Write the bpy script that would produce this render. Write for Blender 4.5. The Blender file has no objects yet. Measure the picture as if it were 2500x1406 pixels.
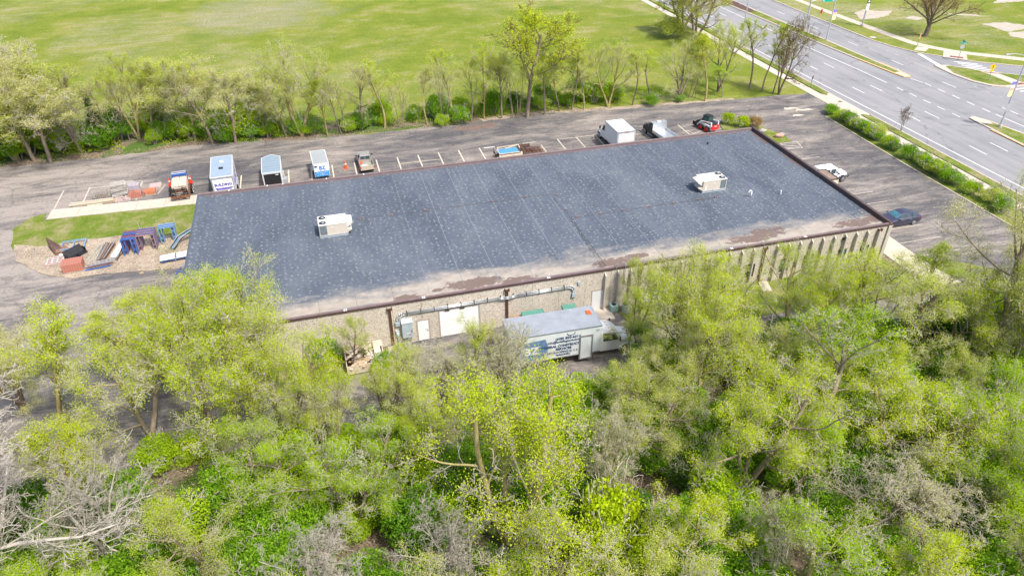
import bpy, math, random
import numpy as np
from mathutils import Vector, Matrix, Euler

R = math.radians
PI = math.pi
random.seed(7)
rng = np.random.default_rng(7)
SC = bpy.context.scene
COL = SC.collection

# ------------------------------------------------------------------ camera
FPX = 1756.561
CAM_ROT = (0.96870, 0.0046414, -0.2705816)
CAM_LOC = (13.8265, -48.9068, 38.7884)
cd = bpy.data.cameras.new('camera'); cam = bpy.data.objects.new('camera', cd); COL.objects.link(cam)
cam.location = CAM_LOC; cam.rotation_euler = CAM_ROT
cd.sensor_fit = 'HORIZONTAL'; cd.sensor_width = 36.0; cd.lens = FPX / 2500 * 36; cd.clip_start = .5; cd.clip_end = 3000
SC.camera = cam
# ------------------------------------------------------------------ world and sun
SUN_AZ = R(-59); SUN_EL = R(57)
wd = bpy.data.worlds.new('World'); SC.world = wd; wd.use_nodes = True
wt = wd.node_tree; wt.nodes.clear()
sky = wt.nodes.new('ShaderNodeTexSky'); sky.sky_type = 'NISHITA'; sky.sun_disc = False
sky.sun_elevation = SUN_EL; sky.sun_rotation = math.atan2(math.cos(SUN_AZ), math.sin(SUN_AZ))
sky.dust_density = 3.0; sky.air_density = 1.0; sky.ozone_density = 1.0
bg = wt.nodes.new('ShaderNodeBackground'); bg.inputs[1].default_value = 0.15
wo = wt.nodes.new('ShaderNodeOutputWorld')
wt.links.new(sky.outputs[0], bg.inputs[0]); wt.links.new(bg.outputs[0], wo.inputs[0])
sl = bpy.data.lights.new('sun', 'SUN'); sl.energy = 2.8; sl.angle = R(4); sl.color = (1.0, .955, .89)
so = bpy.data.objects.new('sun', sl); COL.objects.link(so)
sd = Vector((math.cos(SUN_AZ) * math.cos(SUN_EL), math.sin(SUN_AZ) * math.cos(SUN_EL), math.sin(SUN_EL)))
so.rotation_euler = sd.to_track_quat('Z', 'Y').to_euler(); so.location = (0, 0, 80)
SC.view_settings.view_transform = 'Standard'; SC.view_settings.look = 'None'
SC.view_settings.gamma = 1; SC.view_settings.use_curve_mapping = False
SC.view_settings.exposure = 0.80

# ------------------------------------------------------------------ survey helpers (photo pixel -> place on a level plane)
_CR = Euler(CAM_ROT).to_matrix(); _CL = Vector(CAM_LOC)
def W(px, py, z=0.0):
    d = _CR @ Vector(((px - 1250) / FPX, -(py - 703) / FPX, -1)); t = (z - _CL.z) / d.z
    return _CL + d * t
def proj(P):
    q = _CR.transposed() @ (Vector(P) - _CL)
    return 1250 + FPX * q.x / -q.z, 703 - FPX * q.y / -q.z
def height_for(b, ytop):
    lo, hi = .5, 30
    for _ in range(30):
        m = (lo + hi) / 2
        if proj((b[0], b[1], m))[1] > ytop: lo = m
        else: hi = m
    return lo

# ------------------------------------------------------------------ object helpers
def tag(o, label=None, cat=None, group=None, kind=None):
    if label: o['label'] = label
    if cat: o['category'] = cat
    if group: o['group'] = group
    if kind: o['kind'] = kind
    return o
def thing(name, label, cat, loc=(0, 0, 0), rz=0, group=None, kind=None):
    o = bpy.data.objects.new(name, None); COL.objects.link(o); o.empty_display_size = .3
    o.location = loc; o.rotation_euler = (0, 0, rz)
    return tag(o, label, cat, group, kind)
def mesh_obj(name, verts, faces, mat, parent=None, smooth=False, mi=None):
    me = bpy.data.meshes.new(name); me.from_pydata([tuple(v) for v in verts], [], faces)
    for m in (mat if isinstance(mat, (list, tuple)) else [mat]): me.materials.append(m)
    if mi is not None: me.polygons.foreach_set('material_index', mi)
    if smooth: me.polygons.foreach_set('use_smooth', [True] * len(me.polygons))
    me.update()
    o = bpy.data.objects.new(name, me); COL.objects.link(o)
    if parent: o.parent = parent
    return o
def np_mesh(name, V, F, mats, k=4, mi=None):
    me = bpy.data.meshes.new(name); n = len(F)
    me.vertices.add(len(V)); me.vertices.foreach_set('co', np.ascontiguousarray(V, dtype=np.float32).ravel())
    me.loops.add(n * k); me.loops.foreach_set('vertex_index', np.ascontiguousarray(F, dtype=np.int32).ravel())
    me.polygons.add(n); me.polygons.foreach_set('loop_start', np.arange(0, n * k, k, dtype=np.int32))
    me.polygons.foreach_set('loop_total', np.full(n, k, dtype=np.int32))
    for m in mats: me.materials.append(m)
    if mi is not None: me.polygons.foreach_set('material_index', mi.astype(np.int32))
    me.update(calc_edges=True); me.validate()
    return me
def inst(name, me, parent=None, loc=(0, 0, 0), rot=(0, 0, 0), scale=(1, 1, 1), mat=None):
    o = bpy.data.objects.new(name, me); COL.objects.link(o)
    if parent: o.parent = parent
    o.location = loc; o.rotation_euler = rot; o.scale = scale
    if mat:
        o.material_slots[0].link = 'OBJECT'; o.material_slots[0].material = mat
    return o
def copy_tree(o, parent=None):
    c = o.copy(); COL.objects.link(c); c.parent = parent
    for ch in list(o.children): copy_tree(ch, c)
    return c

class MB:
    def __init__(s): s.v = []; s.f = []; s.m = []; s.cur = 0
    def add(s, vs, fs):
        b = len(s.v); s.v += [tuple(x) for x in vs]; s.f += [tuple(b + i for i in f) for f in fs]; s.m += [s.cur] * len(fs); return s
    def box(s, x0, x1, y0, y1, z0, z1):
        return s.add([(x0, y0, z0), (x1, y0, z0), (x1, y1, z0), (x0, y1, z0), (x0, y0, z1), (x1, y0, z1), (x1, y1, z1), (x0, y1, z1)],
                     [(0, 3, 2, 1), (4, 5, 6, 7), (0, 1, 5, 4), (1, 2, 6, 5), (2, 3, 7, 6), (3, 0, 4, 7)])
    def obox(s, c, size, rot=(0, 0, 0)):
        M_ = Euler(rot).to_matrix(); c = Vector(c); h = [q / 2 for q in size]
        vs = [c + M_ @ Vector((a * h[0], b * h[1], d * h[2])) for d in (-1, 1) for a, b in ((-1, -1), (1, -1), (1, 1), (-1, 1))]
        return s.add(vs, [(0, 3, 2, 1), (4, 5, 6, 7), (0, 1, 5, 4), (1, 2, 6, 5), (2, 3, 7, 6), (3, 0, 4, 7)])
    def bar(s, a, b, w, h=None):
        a = Vector(a); b = Vector(b); h = h or w; d = (b - a); L = d.length; d.normalize()
        u = Vector((0, 0, 1)) if abs(d.z) < .95 else Vector((0, 1, 0)); x = d.cross(u).normalized(); y = x.cross(d).normalized()
        vs = [p + x * (i * w / 2) + y * (j * h / 2) for p in (a, b) for i, j in ((-1, -1), (1, -1), (1, 1), (-1, 1))]
        return s.add(vs, [(0, 1, 2, 3), (7, 6, 5, 4), (0, 4, 5, 1), (1, 5, 6, 2), (2, 6, 7, 3), (3, 7, 4, 0)])
    def cyl(s, a, b, r0, r1=None, n=8, cap=True):
        r1 = r0 if r1 is None else r1; a = Vector(a); b = Vector(b); d = (b - a).normalized()
        u = Vector((0, 0, 1)) if abs(d.z) < .95 else Vector((0, 1, 0)); x = d.cross(u).normalized(); y = x.cross(d).normalized()
        vs = []
        for p, r in ((a, r0), (b, r1)):
            for i in range(n):
                t = 2 * PI * i / n; vs.append(p + x * math.cos(t) * r + y * math.sin(t) * r)
        fs = [(i, i + n, (i + 1) % n + n, (i + 1) % n) for i in range(n)]
        if cap: fs += [tuple(range(n)), tuple(range(2 * n - 1, n - 1, -1))]
        return s.add(vs, fs)
    def tube(s, pts, r, n=6):
        for a, b in zip(pts, pts[1:]): s.cyl(a, b, r, r, n)
        return s
    def prism(s, poly, z0, z1):
        n = len(poly); vs = [(x, y, z0) for x, y in poly] + [(x, y, z1) for x, y in poly]
        return s.add(vs, [tuple(range(n - 1, -1, -1)), tuple(range(n, 2 * n))] + [(i, (i + 1) % n, (i + 1) % n + n, i + n) for i in range(n)])
    def xprism(s, poly, y0, y1):   # outline in x,z extruded along y
        n = len(poly); vs = [(x, y0, z) for x, z in poly] + [(x, y1, z) for x, z in poly]
        return s.add(vs, [tuple(range(n)), tuple(range(2 * n - 1, n - 1, -1))] + [(i, i + n, (i + 1) % n + n, (i + 1) % n) for i in range(n)])
    def loft(s, rings, close=True):
        n = len(rings[0]); vs = [p for r in rings for p in r]; fs = []
        for k in range(len(rings) - 1):
            for i in range(n if close else n - 1):
                j = (i + 1) % n; fs.append((k * n + i, k * n + j, (k + 1) * n + j, (k + 1) * n + i))
        if close: fs += [tuple(range(n - 1, -1, -1)), tuple((len(rings) - 1) * n + i for i in range(n))]
        return s.add(vs, fs)
    def build(s, name, mat, parent=None, smooth=False, loc=None, bevel=0):
        o = mesh_obj(name, s.v, s.f, mat, parent, smooth, s.m if isinstance(mat, (list, tuple)) else None)
        if loc: o.location = loc
        if bevel:
            b = o.modifiers.new('bevel', 'BEVEL'); b.width = bevel; b.segments = 2; b.limit_method = 'ANGLE'
        return o
def part(name, mat, parent, fn, **k):
    m = MB(); fn(m); return m.build(name, mat, parent, **k)

# ------------------------------------------------------------------ material helpers
class NT:
    def __init__(s, name):
        s.m = bpy.data.materials.new(name); s.m.use_nodes = True; s.t = s.m.node_tree; s.t.nodes.clear()
        s.out = s.t.nodes.new('ShaderNodeOutputMaterial')
    def n(s, ty, **kw):
        nd = s.t.nodes.new('ShaderNode' + ty)
        for k, v in kw.items(): setattr(nd, k, v)
        return nd
    def set(s, sock, v):
        if hasattr(v, 'is_output') or isinstance(v, bpy.types.NodeSocket): s.t.links.new(v, sock)
        elif isinstance(v, (tuple, list)): sock.default_value = tuple(v) + ((1,) if len(v) == 3 and sock.type == 'RGBA' else ())
        else: sock.default_value = v
    def coord(s, which='Object'): return s.n('TexCoord').outputs[which]
    def mp(s, vec, scale=(1, 1, 1), loc=(0, 0, 0), rot=(0, 0, 0)):
        m = s.n('Mapping'); s.set(m.inputs[0], vec); s.set(m.inputs[1], loc); s.set(m.inputs[2], rot); s.set(m.inputs[3], scale); return m.outputs[0]
    def noise(s, vec, sc, det=4, rough=.55, dist=0):
        m = s.n('TexNoise'); s.set(m.inputs['Vector'], vec); s.set(m.inputs['Scale'], sc); s.set(m.inputs['Detail'], det)
        s.set(m.inputs['Roughness'], rough); s.set(m.inputs['Distortion'], dist); return m.outputs['Fac']
    def vor(s, vec, sc, feature='F1', out='Distance', rand=1, dim='3D'):
        m = s.n('TexVoronoi', feature=feature, voronoi_dimensions=dim); s.set(m.inputs['Vector'], vec); s.set(m.inputs['Scale'], sc); s.set(m.inputs['Randomness'], rand); return m.outputs[out]
    def ramp(s, fac, stops):
        m = s.n('ValToRGB'); s.set(m.inputs[0], fac); cr = m.color_ramp
        while len(cr.elements) < len(stops): cr.elements.new(.5)
        for e, (p, c) in zip(cr.elements, stops):
            e.position = p; e.color = (c, c, c, 1) if isinstance(c, (int, float)) else tuple(c) + (1,)
        return m.outputs[0]
    def mix(s, fac, a, b, mode='MIX'):
        m = s.n('MixRGB', blend_type=mode); s.set(m.inputs[0], fac); s.set(m.inputs[1], a); s.set(m.inputs[2], b); return m.outputs[0]
    def math(s, op, a, b=0.0, c=None):
        m = s.n('Math', operation=op); s.set(m.inputs[0], a); s.set(m.inputs[1], b)
        if c is not None: s.set(m.inputs[2], c)
        return m.outputs[0]
    def sep(s, vec):
        m = s.n('SeparateXYZ'); s.set(m.inputs[0], vec); return m.outputs
    def bump(s, h, strength=.3, dist=.05):
        m = s.n('Bump'); s.set(m.inputs['Strength'], strength); s.set(m.inputs['Distance'], dist); s.set(m.inputs['Height'], h); return m.outputs[0]
    def principled(s, col, rough=.85, metal=0, normal=None, spec=.3):
        m = s.n('BsdfPrincipled'); s.set(m.inputs['Base Color'], col); s.set(m.inputs['Roughness'], rough); s.set(m.inputs['Metallic'], metal)
        s.set(m.inputs['Specular IOR Level'], spec)
        if normal is not None: s.set(m.inputs['Normal'], normal)
        s.t.links.new(m.outputs[0], s.out.inputs[0]); return s.m
_mc = {}
def mat(name, col, rough=.7, var=.18, sc=3.0, metal=0, bump=0, spec=.35):
    if name in _mc: return _mc[name]
    t = NT(name); c = t.coord()
    a = t.noise(c, sc, 5, .65); b = t.noise(c, sc * 9, 3)
    f = t.math('ADD', t.math('MULTIPLY', a, .7), t.math('MULTIPLY', b, .3))
    lo = tuple(x * (1 - var * 1.6) for x in col); hi = tuple(min(1, x * (1 + var * 1.3)) for x in col)
    colr = t.ramp(f, [(.3, lo), (.7, hi)])
    _mc[name] = t.principled(colr, rough, metal, t.bump(b, bump, .02) if bump else None, spec)
    return _mc[name]
def glass(name='dark_glass', col=(.03, .045, .055)):
    if name in _mc: return _mc[name]
    t = NT(name); c = t.coord(); f = t.noise(c, 1.5, 2)
    _mc[name] = t.principled(t.ramp(f, [(.3, col), (.7, tuple(x * 1.8 for x in col))]), .08, 0, None, .6); return _mc[name]

# ---------- large surface materials
def m_grass():
    t = NT('grass'); c = t.coord('Object')
    big = t.noise(c, .018, 5, .6, .6); med = t.noise(c, .11, 6, .7); fine = t.noise(t.mp(c, (1, 1, 1)), 2.2, 6, .75); st = t.noise(t.mp(c, (.25, 1.0, 1), rot=(0, 0, R(-8))), .5, 5, .7)
    g = t.ramp(med, [(.30, (.105, .155, .016)), (.5, (.165, .200, .026)), (.70, (.245, .235, .055))])
    dry = t.ramp(fine, [(.3, (.24, .22, .12)), (.7, (.36, .32, .20))])
    d1 = t.math('MULTIPLY', t.ramp(big, [(.47, 0.0), (.62, 1.0)]), t.ramp(st, [(.40, .15), (.62, .85)]))
    d2 = t.ramp(t.math('MULTIPLY', st, med), [(.27, 0.0), (.40, .55)])
    # long bare worn area in the field
    x, y, z = t.sep(c)
    ex = t.math('DIVIDE', t.math('SUBTRACT', x, 5.0), 16.0); ey = t.math('DIVIDE', t.math('SUBTRACT', y, 122.0), 16.0)
    r2 = t.math('ADD', t.math('MULTIPLY', ex, ex), t.math('MULTIPLY', ey, ey))
    worn = t.math('MULTIPLY', t.ramp(t.math('ADD', t.math('MULTIPLY', r2, .18), t.math('MULTIPLY', t.math('ADD', med, t.noise(c, .05, 5, .7, 1.0)), .45)), [(.50, .75), (.68, 0.0)]), t.ramp(st, [(.35, .4), (.6, 1.0)]))
    col = t.mix(d1, g, dry); col = t.mix(d2, col, dry); col = t.mix(worn, col, t.ramp(fine, [(.3, (.21, .20, .12)), (.7, (.34, .31, .21))]))
    sh = t.ramp(fine, [(.25, .68), (.75, 1.28)]); col = t.mix(1.0, col, sh, 'MULTIPLY')
    return t.principled(col, .95, 0, t.bump(fine, .6, .12), .1)
def m_lawn():
    t = NT('lawn'); c = t.coord('Object')
    med = t.noise(c, .35, 5, .7); fine = t.noise(c, 5, 5, .75)
    g = t.ramp(med, [(.30, (.090, .150, .016)), (.47, (.145, .185, .03)), (.64, (.26, .235, .11))])
    col = t.mix(1.0, g, t.ramp(fine, [(.25, .6), (.75, 1.35)]), 'MULTIPLY')
    return t.principled(col, .95, 0, t.bump(fine, .6, .08), .1)
def m_lot():
    t = NT('lot_asphalt'); c = t.coord('Object')
    big = t.noise(t.mp(c, (.05, .14, 1)), 1.0, 6, .62, 1.2); sw = t.noise(t.mp(c, (.12, .5, 1), rot=(0, 0, R(6))), 1.0, 8, .72, 2.0); fine = t.noise(c, 3.5, 6, .8)
    f = t.math('ADD', t.math('MULTIPLY', big, .45), t.math('ADD', t.math('MULTIPLY', sw, .42), t.math('MULTIPLY', fine, .13)))
    x, y, z = t.sep(c)
    we = t.math('MULTIPLY', t.ramp(t.math('MULTIPLY_ADD', x, -.02, .1), [(.05, -0.0), (.55, .06)]), 1.0)
    f = t.math('ADD', f, we); f = t.math('MULTIPLY_ADD', t.math('SUBTRACT', f, .5), 1.9, .50)
    col = t.ramp(f, [(.32, (.080, .078, .085)), (.45, (.130, .120, .117)), (.55, (.20, .177, .158)), (.68, (.30, .262, .228))])
    cr = t.vor(t.mp(c, (1, 1, 1)), .16, 'DISTANCE_TO_EDGE'); n2 = t.noise(c, .8, 4)
    cw = t.ramp(t.math('ADD', cr, t.math('MULTIPLY', t.math('SUBTRACT', n2, .5), .16)), [(.0, .80), (.014, 1.0)])
    col = t.mix(1.0, col, cw, 'MULTIPLY')
    col = t.mix(1.0, col, t.ramp(fine, [(.3, .78), (.7, 1.18)]), 'MULTIPLY')
    return t.principled(col, .92, 0, t.bump(fine, .25, .02), .2)
def m_road():
    t = NT('road_asphalt'); c = t.coord('Object')
    s1 = t.noise(t.mp(c, (1.0, .03, 1)), .9, 4, .6, .2); s2 = t.noise(c, .12, 5, .6); fine = t.noise(c, 6, 4, .8)
    f = t.math('ADD', t.math('MULTIPLY', s1, .55), t.math('MULTIPLY', s2, .45))
    col = t.ramp(f, [(.36, (.205, .203, .207)), (.5, (.25, .247, .248)), (.66, (.295, .285, .28))])
    cr = t.vor(t.mp(c, (1, .55, 1)), .11, 'DISTANCE_TO_EDGE'); n2 = t.noise(c, .7, 4)
    cw = t.ramp(t.math('ADD', cr, t.math('MULTIPLY', t.math('SUBTRACT', n2, .5), .12)), [(.0, .80), (.007, 1.0)])
    col = t.mix(1.0, col, cw, 'MULTIPLY')
    col = t.mix(1.0, col, t.ramp(fine, [(.3, .88), (.7, 1.1)]), 'MULTIPLY')
    return t.principled(col, .9, 0, None, .2)
def m_roof():
    t = NT('roof_membrane'); c = t.coord('Object'); x, y, z = t.sep(c)
    base = t.ramp(t.math('ADD', t.math('MULTIPLY', t.noise(t.mp(c, (.4, .15, 1)), .6, 6, .65, .5), .6), t.math('MULTIPLY', t.noise(c, 2.6, 5, .75), .4)), [(.32, (.056, .069, .089)), (.5, (.090, .107, .133)), (.70, (.140, .156, .178))])
    nw = t.noise(c, 6, 3)
    warp = t.mp(c, (1, 1.3, 1)); d = t.vor(warp, 1.95, 'F1', 'Distance', .9, '2D'); rc = t.vor(warp, 1.95, 'F1', 'Color', .9, '2D'); rr = t.sep(rc)[0]
    spot = t.math('MULTIPLY', t.ramp(t.math('ADD', d, t.math('MULTIPLY', nw, .12)), [(.17, 1.0), (.30, 0.0)]), t.ramp(rr, [(.25, .05), (.9, .95)]))
    col = t.mix(t.math('MULTIPLY', spot, .95), base, (.26, .265, .265))
    stk = t.noise(t.mp(c, (.5, 5.5, 1)), .7, 4, .7); col = t.mix(t.ramp(stk, [(.60, 0.0), (.80, .40)]), col, (.27, .27, .26))
    stv = t.noise(t.mp(c, (6, .15, 1)), .7, 4, .7); col = t.mix(t.ramp(stv, [(.56, 0.0), (.80, .35)]), col, (.055, .07, .09))
    # dust washed down to the low south edge
    e1 = t.noise(t.mp(c, (.16, .5, 1)), 1.0, 5, .6); e2 = t.noise(t.mp(c, (.9, 1.2, 1)), 1.0, 5, .7)
    yy = t.math('ADD', y, t.math('ADD', t.math('MULTIPLY', t.math('SUBTRACT', e1, .5), -6.5), t.math('MULTIPLY', t.math('SUBTRACT', e2, .5), -2.0)))
    dirt = t.ramp(t.math('MULTIPLY', yy, .1), [(.17, .93), (.28, .45), (.40, 0.0)])
    col = t.mix(dirt, col, t.ramp(e2, [(.3, (.30, .255, .205)), (.7, (.42, .37, .31))]))
    hole = t.ramp(t.math('ADD', t.math('MULTIPLY', t.math('SUBTRACT', y, .7), .25), t.noise(t.mp(c, (.12, .6, 1)), 1.0, 4)), [(.42, 1.0), (.52, 0.0)])
    col = t.mix(t.math('MULTIPLY', hole, .7), col, (.13, .14, .16))
    best = None
    for (sx, sy, rx, ry) in ((18.4, .9, 1.6, .5), (24.2, 1.5, 3.0, .9), (28.0, 1.0, 2.2, .5), (37.4, 1.3, 2.6, .8), (39.5, 1.7, 1.5, .5), (51.0, 1.6, 2.6, .8), (53.3, 2.2, 2.3, 1.1), (62.6, 1.5, 3.0, .8), (64.6, 1.8, .9, .9), (21.0, 1.3, .6, .3), (64.9, 22.5, .5, 2.2), (64.9, 16, .3, 2.5)):
        a = t.math('DIVIDE', t.math('SUBTRACT', x, sx), rx); b = t.math('DIVIDE', t.math('SUBTRACT', y, sy), ry)
        q = t.math('ADD', t.math('MULTIPLY', a, a), t.math('MULTIPLY', b, b)); best = q if best is None else t.math('MINIMUM', best, q)
    ps = t.ramp(t.math('ADD', best, t.math('MULTIPLY', t.math('SUBTRACT', t.noise(t.mp(c, (1, 1.6, 1)), 1.6, 5, .7), .5), 3.4)), [(.55, 1.0), (.75, 0.0)])
    col = t.mix(t.math('MULTIPLY', ps, .85), col, (.135, .09, .075))
    return t.principled(col, .82, 0, t.bump(nw, .15, .02), .25)
def m_wall():
    t = NT('exposed_aggregate'); c = t.coord('Object')
    v = t.vor(c, 15, 'F1', 'Color'); s = t.sep(v)[0]; n2 = t.noise(t.mp(c, (1, 1, .3)), .5, 4); f = t.noise(c, 14, 3)
    col = t.ramp(s, [(.05, (.34, .28, .22)), (.25, (.52, .46, .38)), (.8, (.58, .52, .44)), (.98, (.66, .62, .55))])
    col = t.mix(1.0, col, t.ramp(n2, [(.3, .88), (.7, 1.08)]), 'MULTIPLY')
    return t.principled(col, .95, 0, t.bump(f, .5, .03), .15)
def m_gravel():
    t = NT('gravel'); c = t.coord('Object')
    v = t.sep(t.vor(c, 17, 'F1', 'Color'))[0]; n2 = t.noise(c, .5, 5, .7)
    col = t.ramp(v, [(.05, (.22, .165, .11)), (.4, (.38, .30, .22)), (.8, (.50, .41, .31)), (1.0, (.58, .51, .41))])
    col = t.mix(1.0, col, t.ramp(n2, [(.3, .6), (.7, 1.1)]), 'MULTIPLY')
    return t.principled(col, .95, 0, t.bump(v, .4, .03), .15)
def m_floor():
    t = NT('leaf_litter'); c = t.coord('Object')
    a = t.noise(c, .16, 5, .65, .5); f = t.noise(c, 3.2, 6, .8)
    litter = t.ramp(f, [(.28, (.07, .05, .035)), (.5, (.19, .145, .105)), (.72, (.34, .275, .21))])
    gr = t.ramp(f, [(.3, (.035, .075, .012)), (.7, (.11, .20, .03))])
    col = t.mix(t.ramp(a, [(.47, 0.0), (.56, .9)]), litter, gr)
    return t.principled(col, .95, 0, t.bump(f, .8, .15), .1)
def m_leaf(name, c1, c2, tr=.42):
    t = NT(name); oi = t.n('ObjectInfo'); at = t.n('Attribute', attribute_name='v'); c = t.coord('Object')
    nz = t.noise(c, .35, 3, .6)
    f = t.math('ADD', t.math('MULTIPLY', at.outputs['Fac'], .55), t.math('ADD', t.math('MULTIPLY', nz, .5), t.math('MULTIPLY', oi.outputs['Random'], .3)))
    col = t.ramp(f, [(.25, c1), (1.05 if False else .95, c2)])
    d = t.n('BsdfDiffuse'); t.set(d.inputs[0], col); tl = t.n('BsdfTranslucent'); t.set(tl.inputs[0], col)
    mx = t.n('MixShader'); t.set(mx.inputs[0], tr); t.t.links.new(d.outputs[0], mx.inputs[1]); t.t.links.new(tl.outputs[0], mx.inputs[2]); t.t.links.new(mx.outputs[0], t.out.inputs[0])
    return t.m
def m_bark(name, c1, c2):
    t = NT(name); c = t.coord('Object'); oi = t.n('ObjectInfo')
    f = t.noise(t.mp(c, (1, 1, .25)), 6, 5, .7); col = t.ramp(t.math('ADD', t.math('MULTIPLY', f, .8), t.math('MULTIPLY', oi.outputs['Random'], .2)), [(.3, c1), (.75, c2)])
    return t.principled(col, .95, 0, t.bump(f, .5, .04), .1)

GRASS, LAWN, LOT, ROAD, ROOF, WALLM, GRAVEL, FLOOR = m_grass(), m_lawn(), m_lot(), m_road(), m_roof(), m_wall(), m_gravel(), m_floor()
CONC = mat('concrete', (.48, .42, .35), .9, .1, 1.2, bump=.1)
CONCP = mat('concrete_pale', (.50, .435, .35), .9, .09, .8)
CURB = mat('curb_concrete', (.50, .42, .35), .9, .15, 2)
PAINT = mat('line_paint', (.72, .70, .67), .8, .12, 4)
PAINTD = mat('worn_line_paint', (.52, .46, .37), .85, .3, 3)
YELLOW = mat('yellow_curb_paint', (.75, .42, .07), .7, .2, 3)
BROWN = mat('brown_coping_metal', (.105, .07, .065), .5, .15, 2, .2)
FLASH = mat('brown_flashing', (.17, .115, .115), .6, .2, 1.2)
BRONZE = mat('brown_downspout_metal', (.12, .055, .035), .55, .2, 3, .2)
WHITE = mat('white_paint', (.70, .70, .69), .45, .04, 1)
WHITED = mat('weathered_white_paint', (.62, .66, .67), .6, .10, 1.2)
BEIGE = mat('beige_enamel', (.56, .50, .42), .5, .05, 1)
BEIGET = mat('pale_beige_enamel', (.66, .62, .56), .5, .04, 1)
GREYM = mat('grey_electrical_enamel', (.38, .45, .49), .45, .08, 1.5)
GALV = mat('galvanised_steel', (.56, .58, .60), .4, .1, 5, .6)
ALU = mat('aluminium', (.62, .64, .66), .35, .08, 3, .7)
BLACK = mat('black_plastic', (.02, .02, .023), .5, .3, 3)
TYRE = mat('tyre_rubber', (.025, .025, .027), .9, .3, 6)
RUST = mat('rusty_steel', (.20, .095, .055), .9, .4, 4)
RUSTD = mat('dark_rusty_steel', (.10, .06, .045), .9, .4, 5)
BLUE = mat('blue_scaffold_paint', (.04, .13, .42), .5, .25, 5)
BLUEL = mat('pale_blue_paint', (.16, .32, .50), .5, .25, 5)
REDP = mat('red_paint', (.60, .03, .025), .4, .15, 4)
WOOD = mat('raw_lumber', (.52, .38, .20), .8, .2, 5)
WOODG = mat('weathered_wood', (.36, .32, .28), .9, .25, 6)
PLY = mat('pale_plywood', (.60, .50, .38), .85, .14, 2)
BRICK = mat('salmon_brick', (.42, .17, .12), .9, .3, 7)
BRICKP = mat('pale_masonry', (.48, .36, .33), .9, .25, 7)
SLATE = mat('grey_paving_slab', (.46, .44, .41), .9, .25, 5)
ORANGE = mat('traffic_orange', (.85, .11, .03), .5, .08, 4)
GLASS = glass(); GLASSB = glass('blue_window_glass', (.05, .13, .17))
GREENS = mat('green_sign_face', (.0, .36, .24), .4, .04, 2)
YSIGN = mat('yellow_sign_face', (.85, .55, .0), .4, .05, 2)
POLE = mat('grey_pole_metal', (.50, .53, .56), .4, .08, 4, .4)
BARK = m_bark('grey_brown_bark', (.13, .10, .075), (.36, .29, .21)); BARKM = m_bark('mossy_bark', (.20, .16, .06), (.44, .37, .18))
TWIG = m_bark('grey_twig_bark', (.34, .30, .23), (.62, .57, .47)); TWIGW = m_bark('pale_bare_bark', (.31, .275, .22), (.56, .51, .43)); TWIGB = m_bark('brown_twig_bark', (.12, .075, .045), (.28, .19, .12))
L_YEL = m_leaf('leaf_yellow_green', (.34, .44, .012), (.62, .70, .045), .5); L_LIM = m_leaf('leaf_lime', (.24, .40, .010), (.50, .66, .035), .5)
L_OLI = m_leaf('leaf_olive', (.38, .44, .045), (.62, .67, .14), .5); L_GRN = m_leaf('leaf_fresh_green', (.10, .26, .012), (.31, .52, .035), .45)
L_TAN = m_leaf('leaf_bud_tan', (.42, .43, .10), (.64, .63, .22), .45); L_GOLD = m_leaf('leaf_golden', (.28, .40, .010), (.54, .66, .02), .45); L_BRN = m_leaf('leaf_brown_bud', (.26, .16, .06), (.45, .31, .13))
L_DRK = m_leaf('leaf_dark_green', (.05, .15, .012), (.18, .36, .025), .45); L_CON = m_leaf('conifer_needles', (.015, .035, .012), (.07, .12, .045), .15)
L_STRAW = m_leaf('dry_straw', (.24, .18, .10), (.50, .40, .27), .2)
# ================================================================== SETTING
def sheet(name, poly, z, m, parent=None, kind='structure'):
    o = mesh_obj(name, [(x, y, z) for x, y in poly], [tuple(range(len(poly)))], m, parent)
    if kind and not parent: o['kind'] = kind
    return o
def wob(pts, step=1.5, amp=.25, seed=1, close=True):
    r = random.Random(seed); out = []; n = len(pts)
    for i in range(n if close else n - 1):
        a = pts[i]; b = pts[(i + 1) % n]; L = math.dist(a, b); k = max(1, int(L / step))
        for j in range(k):
            t = j / k; out.append((a[0] + (b[0] - a[0]) * t + r.uniform(-amp, amp), a[1] + (b[1] - a[1]) * t + r.uniform(-amp, amp)))
    if not close: out.append(pts[-1])
    return out
sheet('ground', [(-500, -300), (700, -300), (700, 900), (-500, 900)], 0, GRASS)
sheet('woodland_floor', wob([(-60, -9.8), (-2, -9.3), (12, -9.6), (20, -8.6), (40, -9.8), (70, -11.5), (84, -12), (100, -14), (100, -70), (-60, -70)], 2, .5, 3), .004, FLOOR)
sheet('woodland_floor', wob([(-60, 50.6), (-26, 50.2), (-14.5, 49.3), (-2, 50.4), (10.6, 48.3), (20, 47.9), (28, 47.6), (36, 47.6), (36, 50.5), (20, 52.5), (2, 54.5), (-14, 57), (-28, 61), (-60, 68)], 2, .45, 5), .004, FLOOR)
sheet('parking_lot', wob([(-80, -9), (-2, -8.8), (12, -9.2), (20, -8.0), (40, -9.3), (66, -10.4), (83.6, -10.6), (83.7, 6), (83.6, 20), (84.0, 35.2), (85.6, 36.9), (87.5, 38), (87.7, 44.4), (84, 44.9), (75.4, 45.3), (62.1, 46.0), (50, 47.2), (43.5, 48.0), (36, 47.3), (28.3, 47.4), (20, 47.3), (10.6, 48.1), (4, 49.3), (-2.0, 50.2), (-14.5, 49.1), (-26.6, 50.1), (-80, 50.6)], 1.6, .16, 2), .008, LOT)
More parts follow.
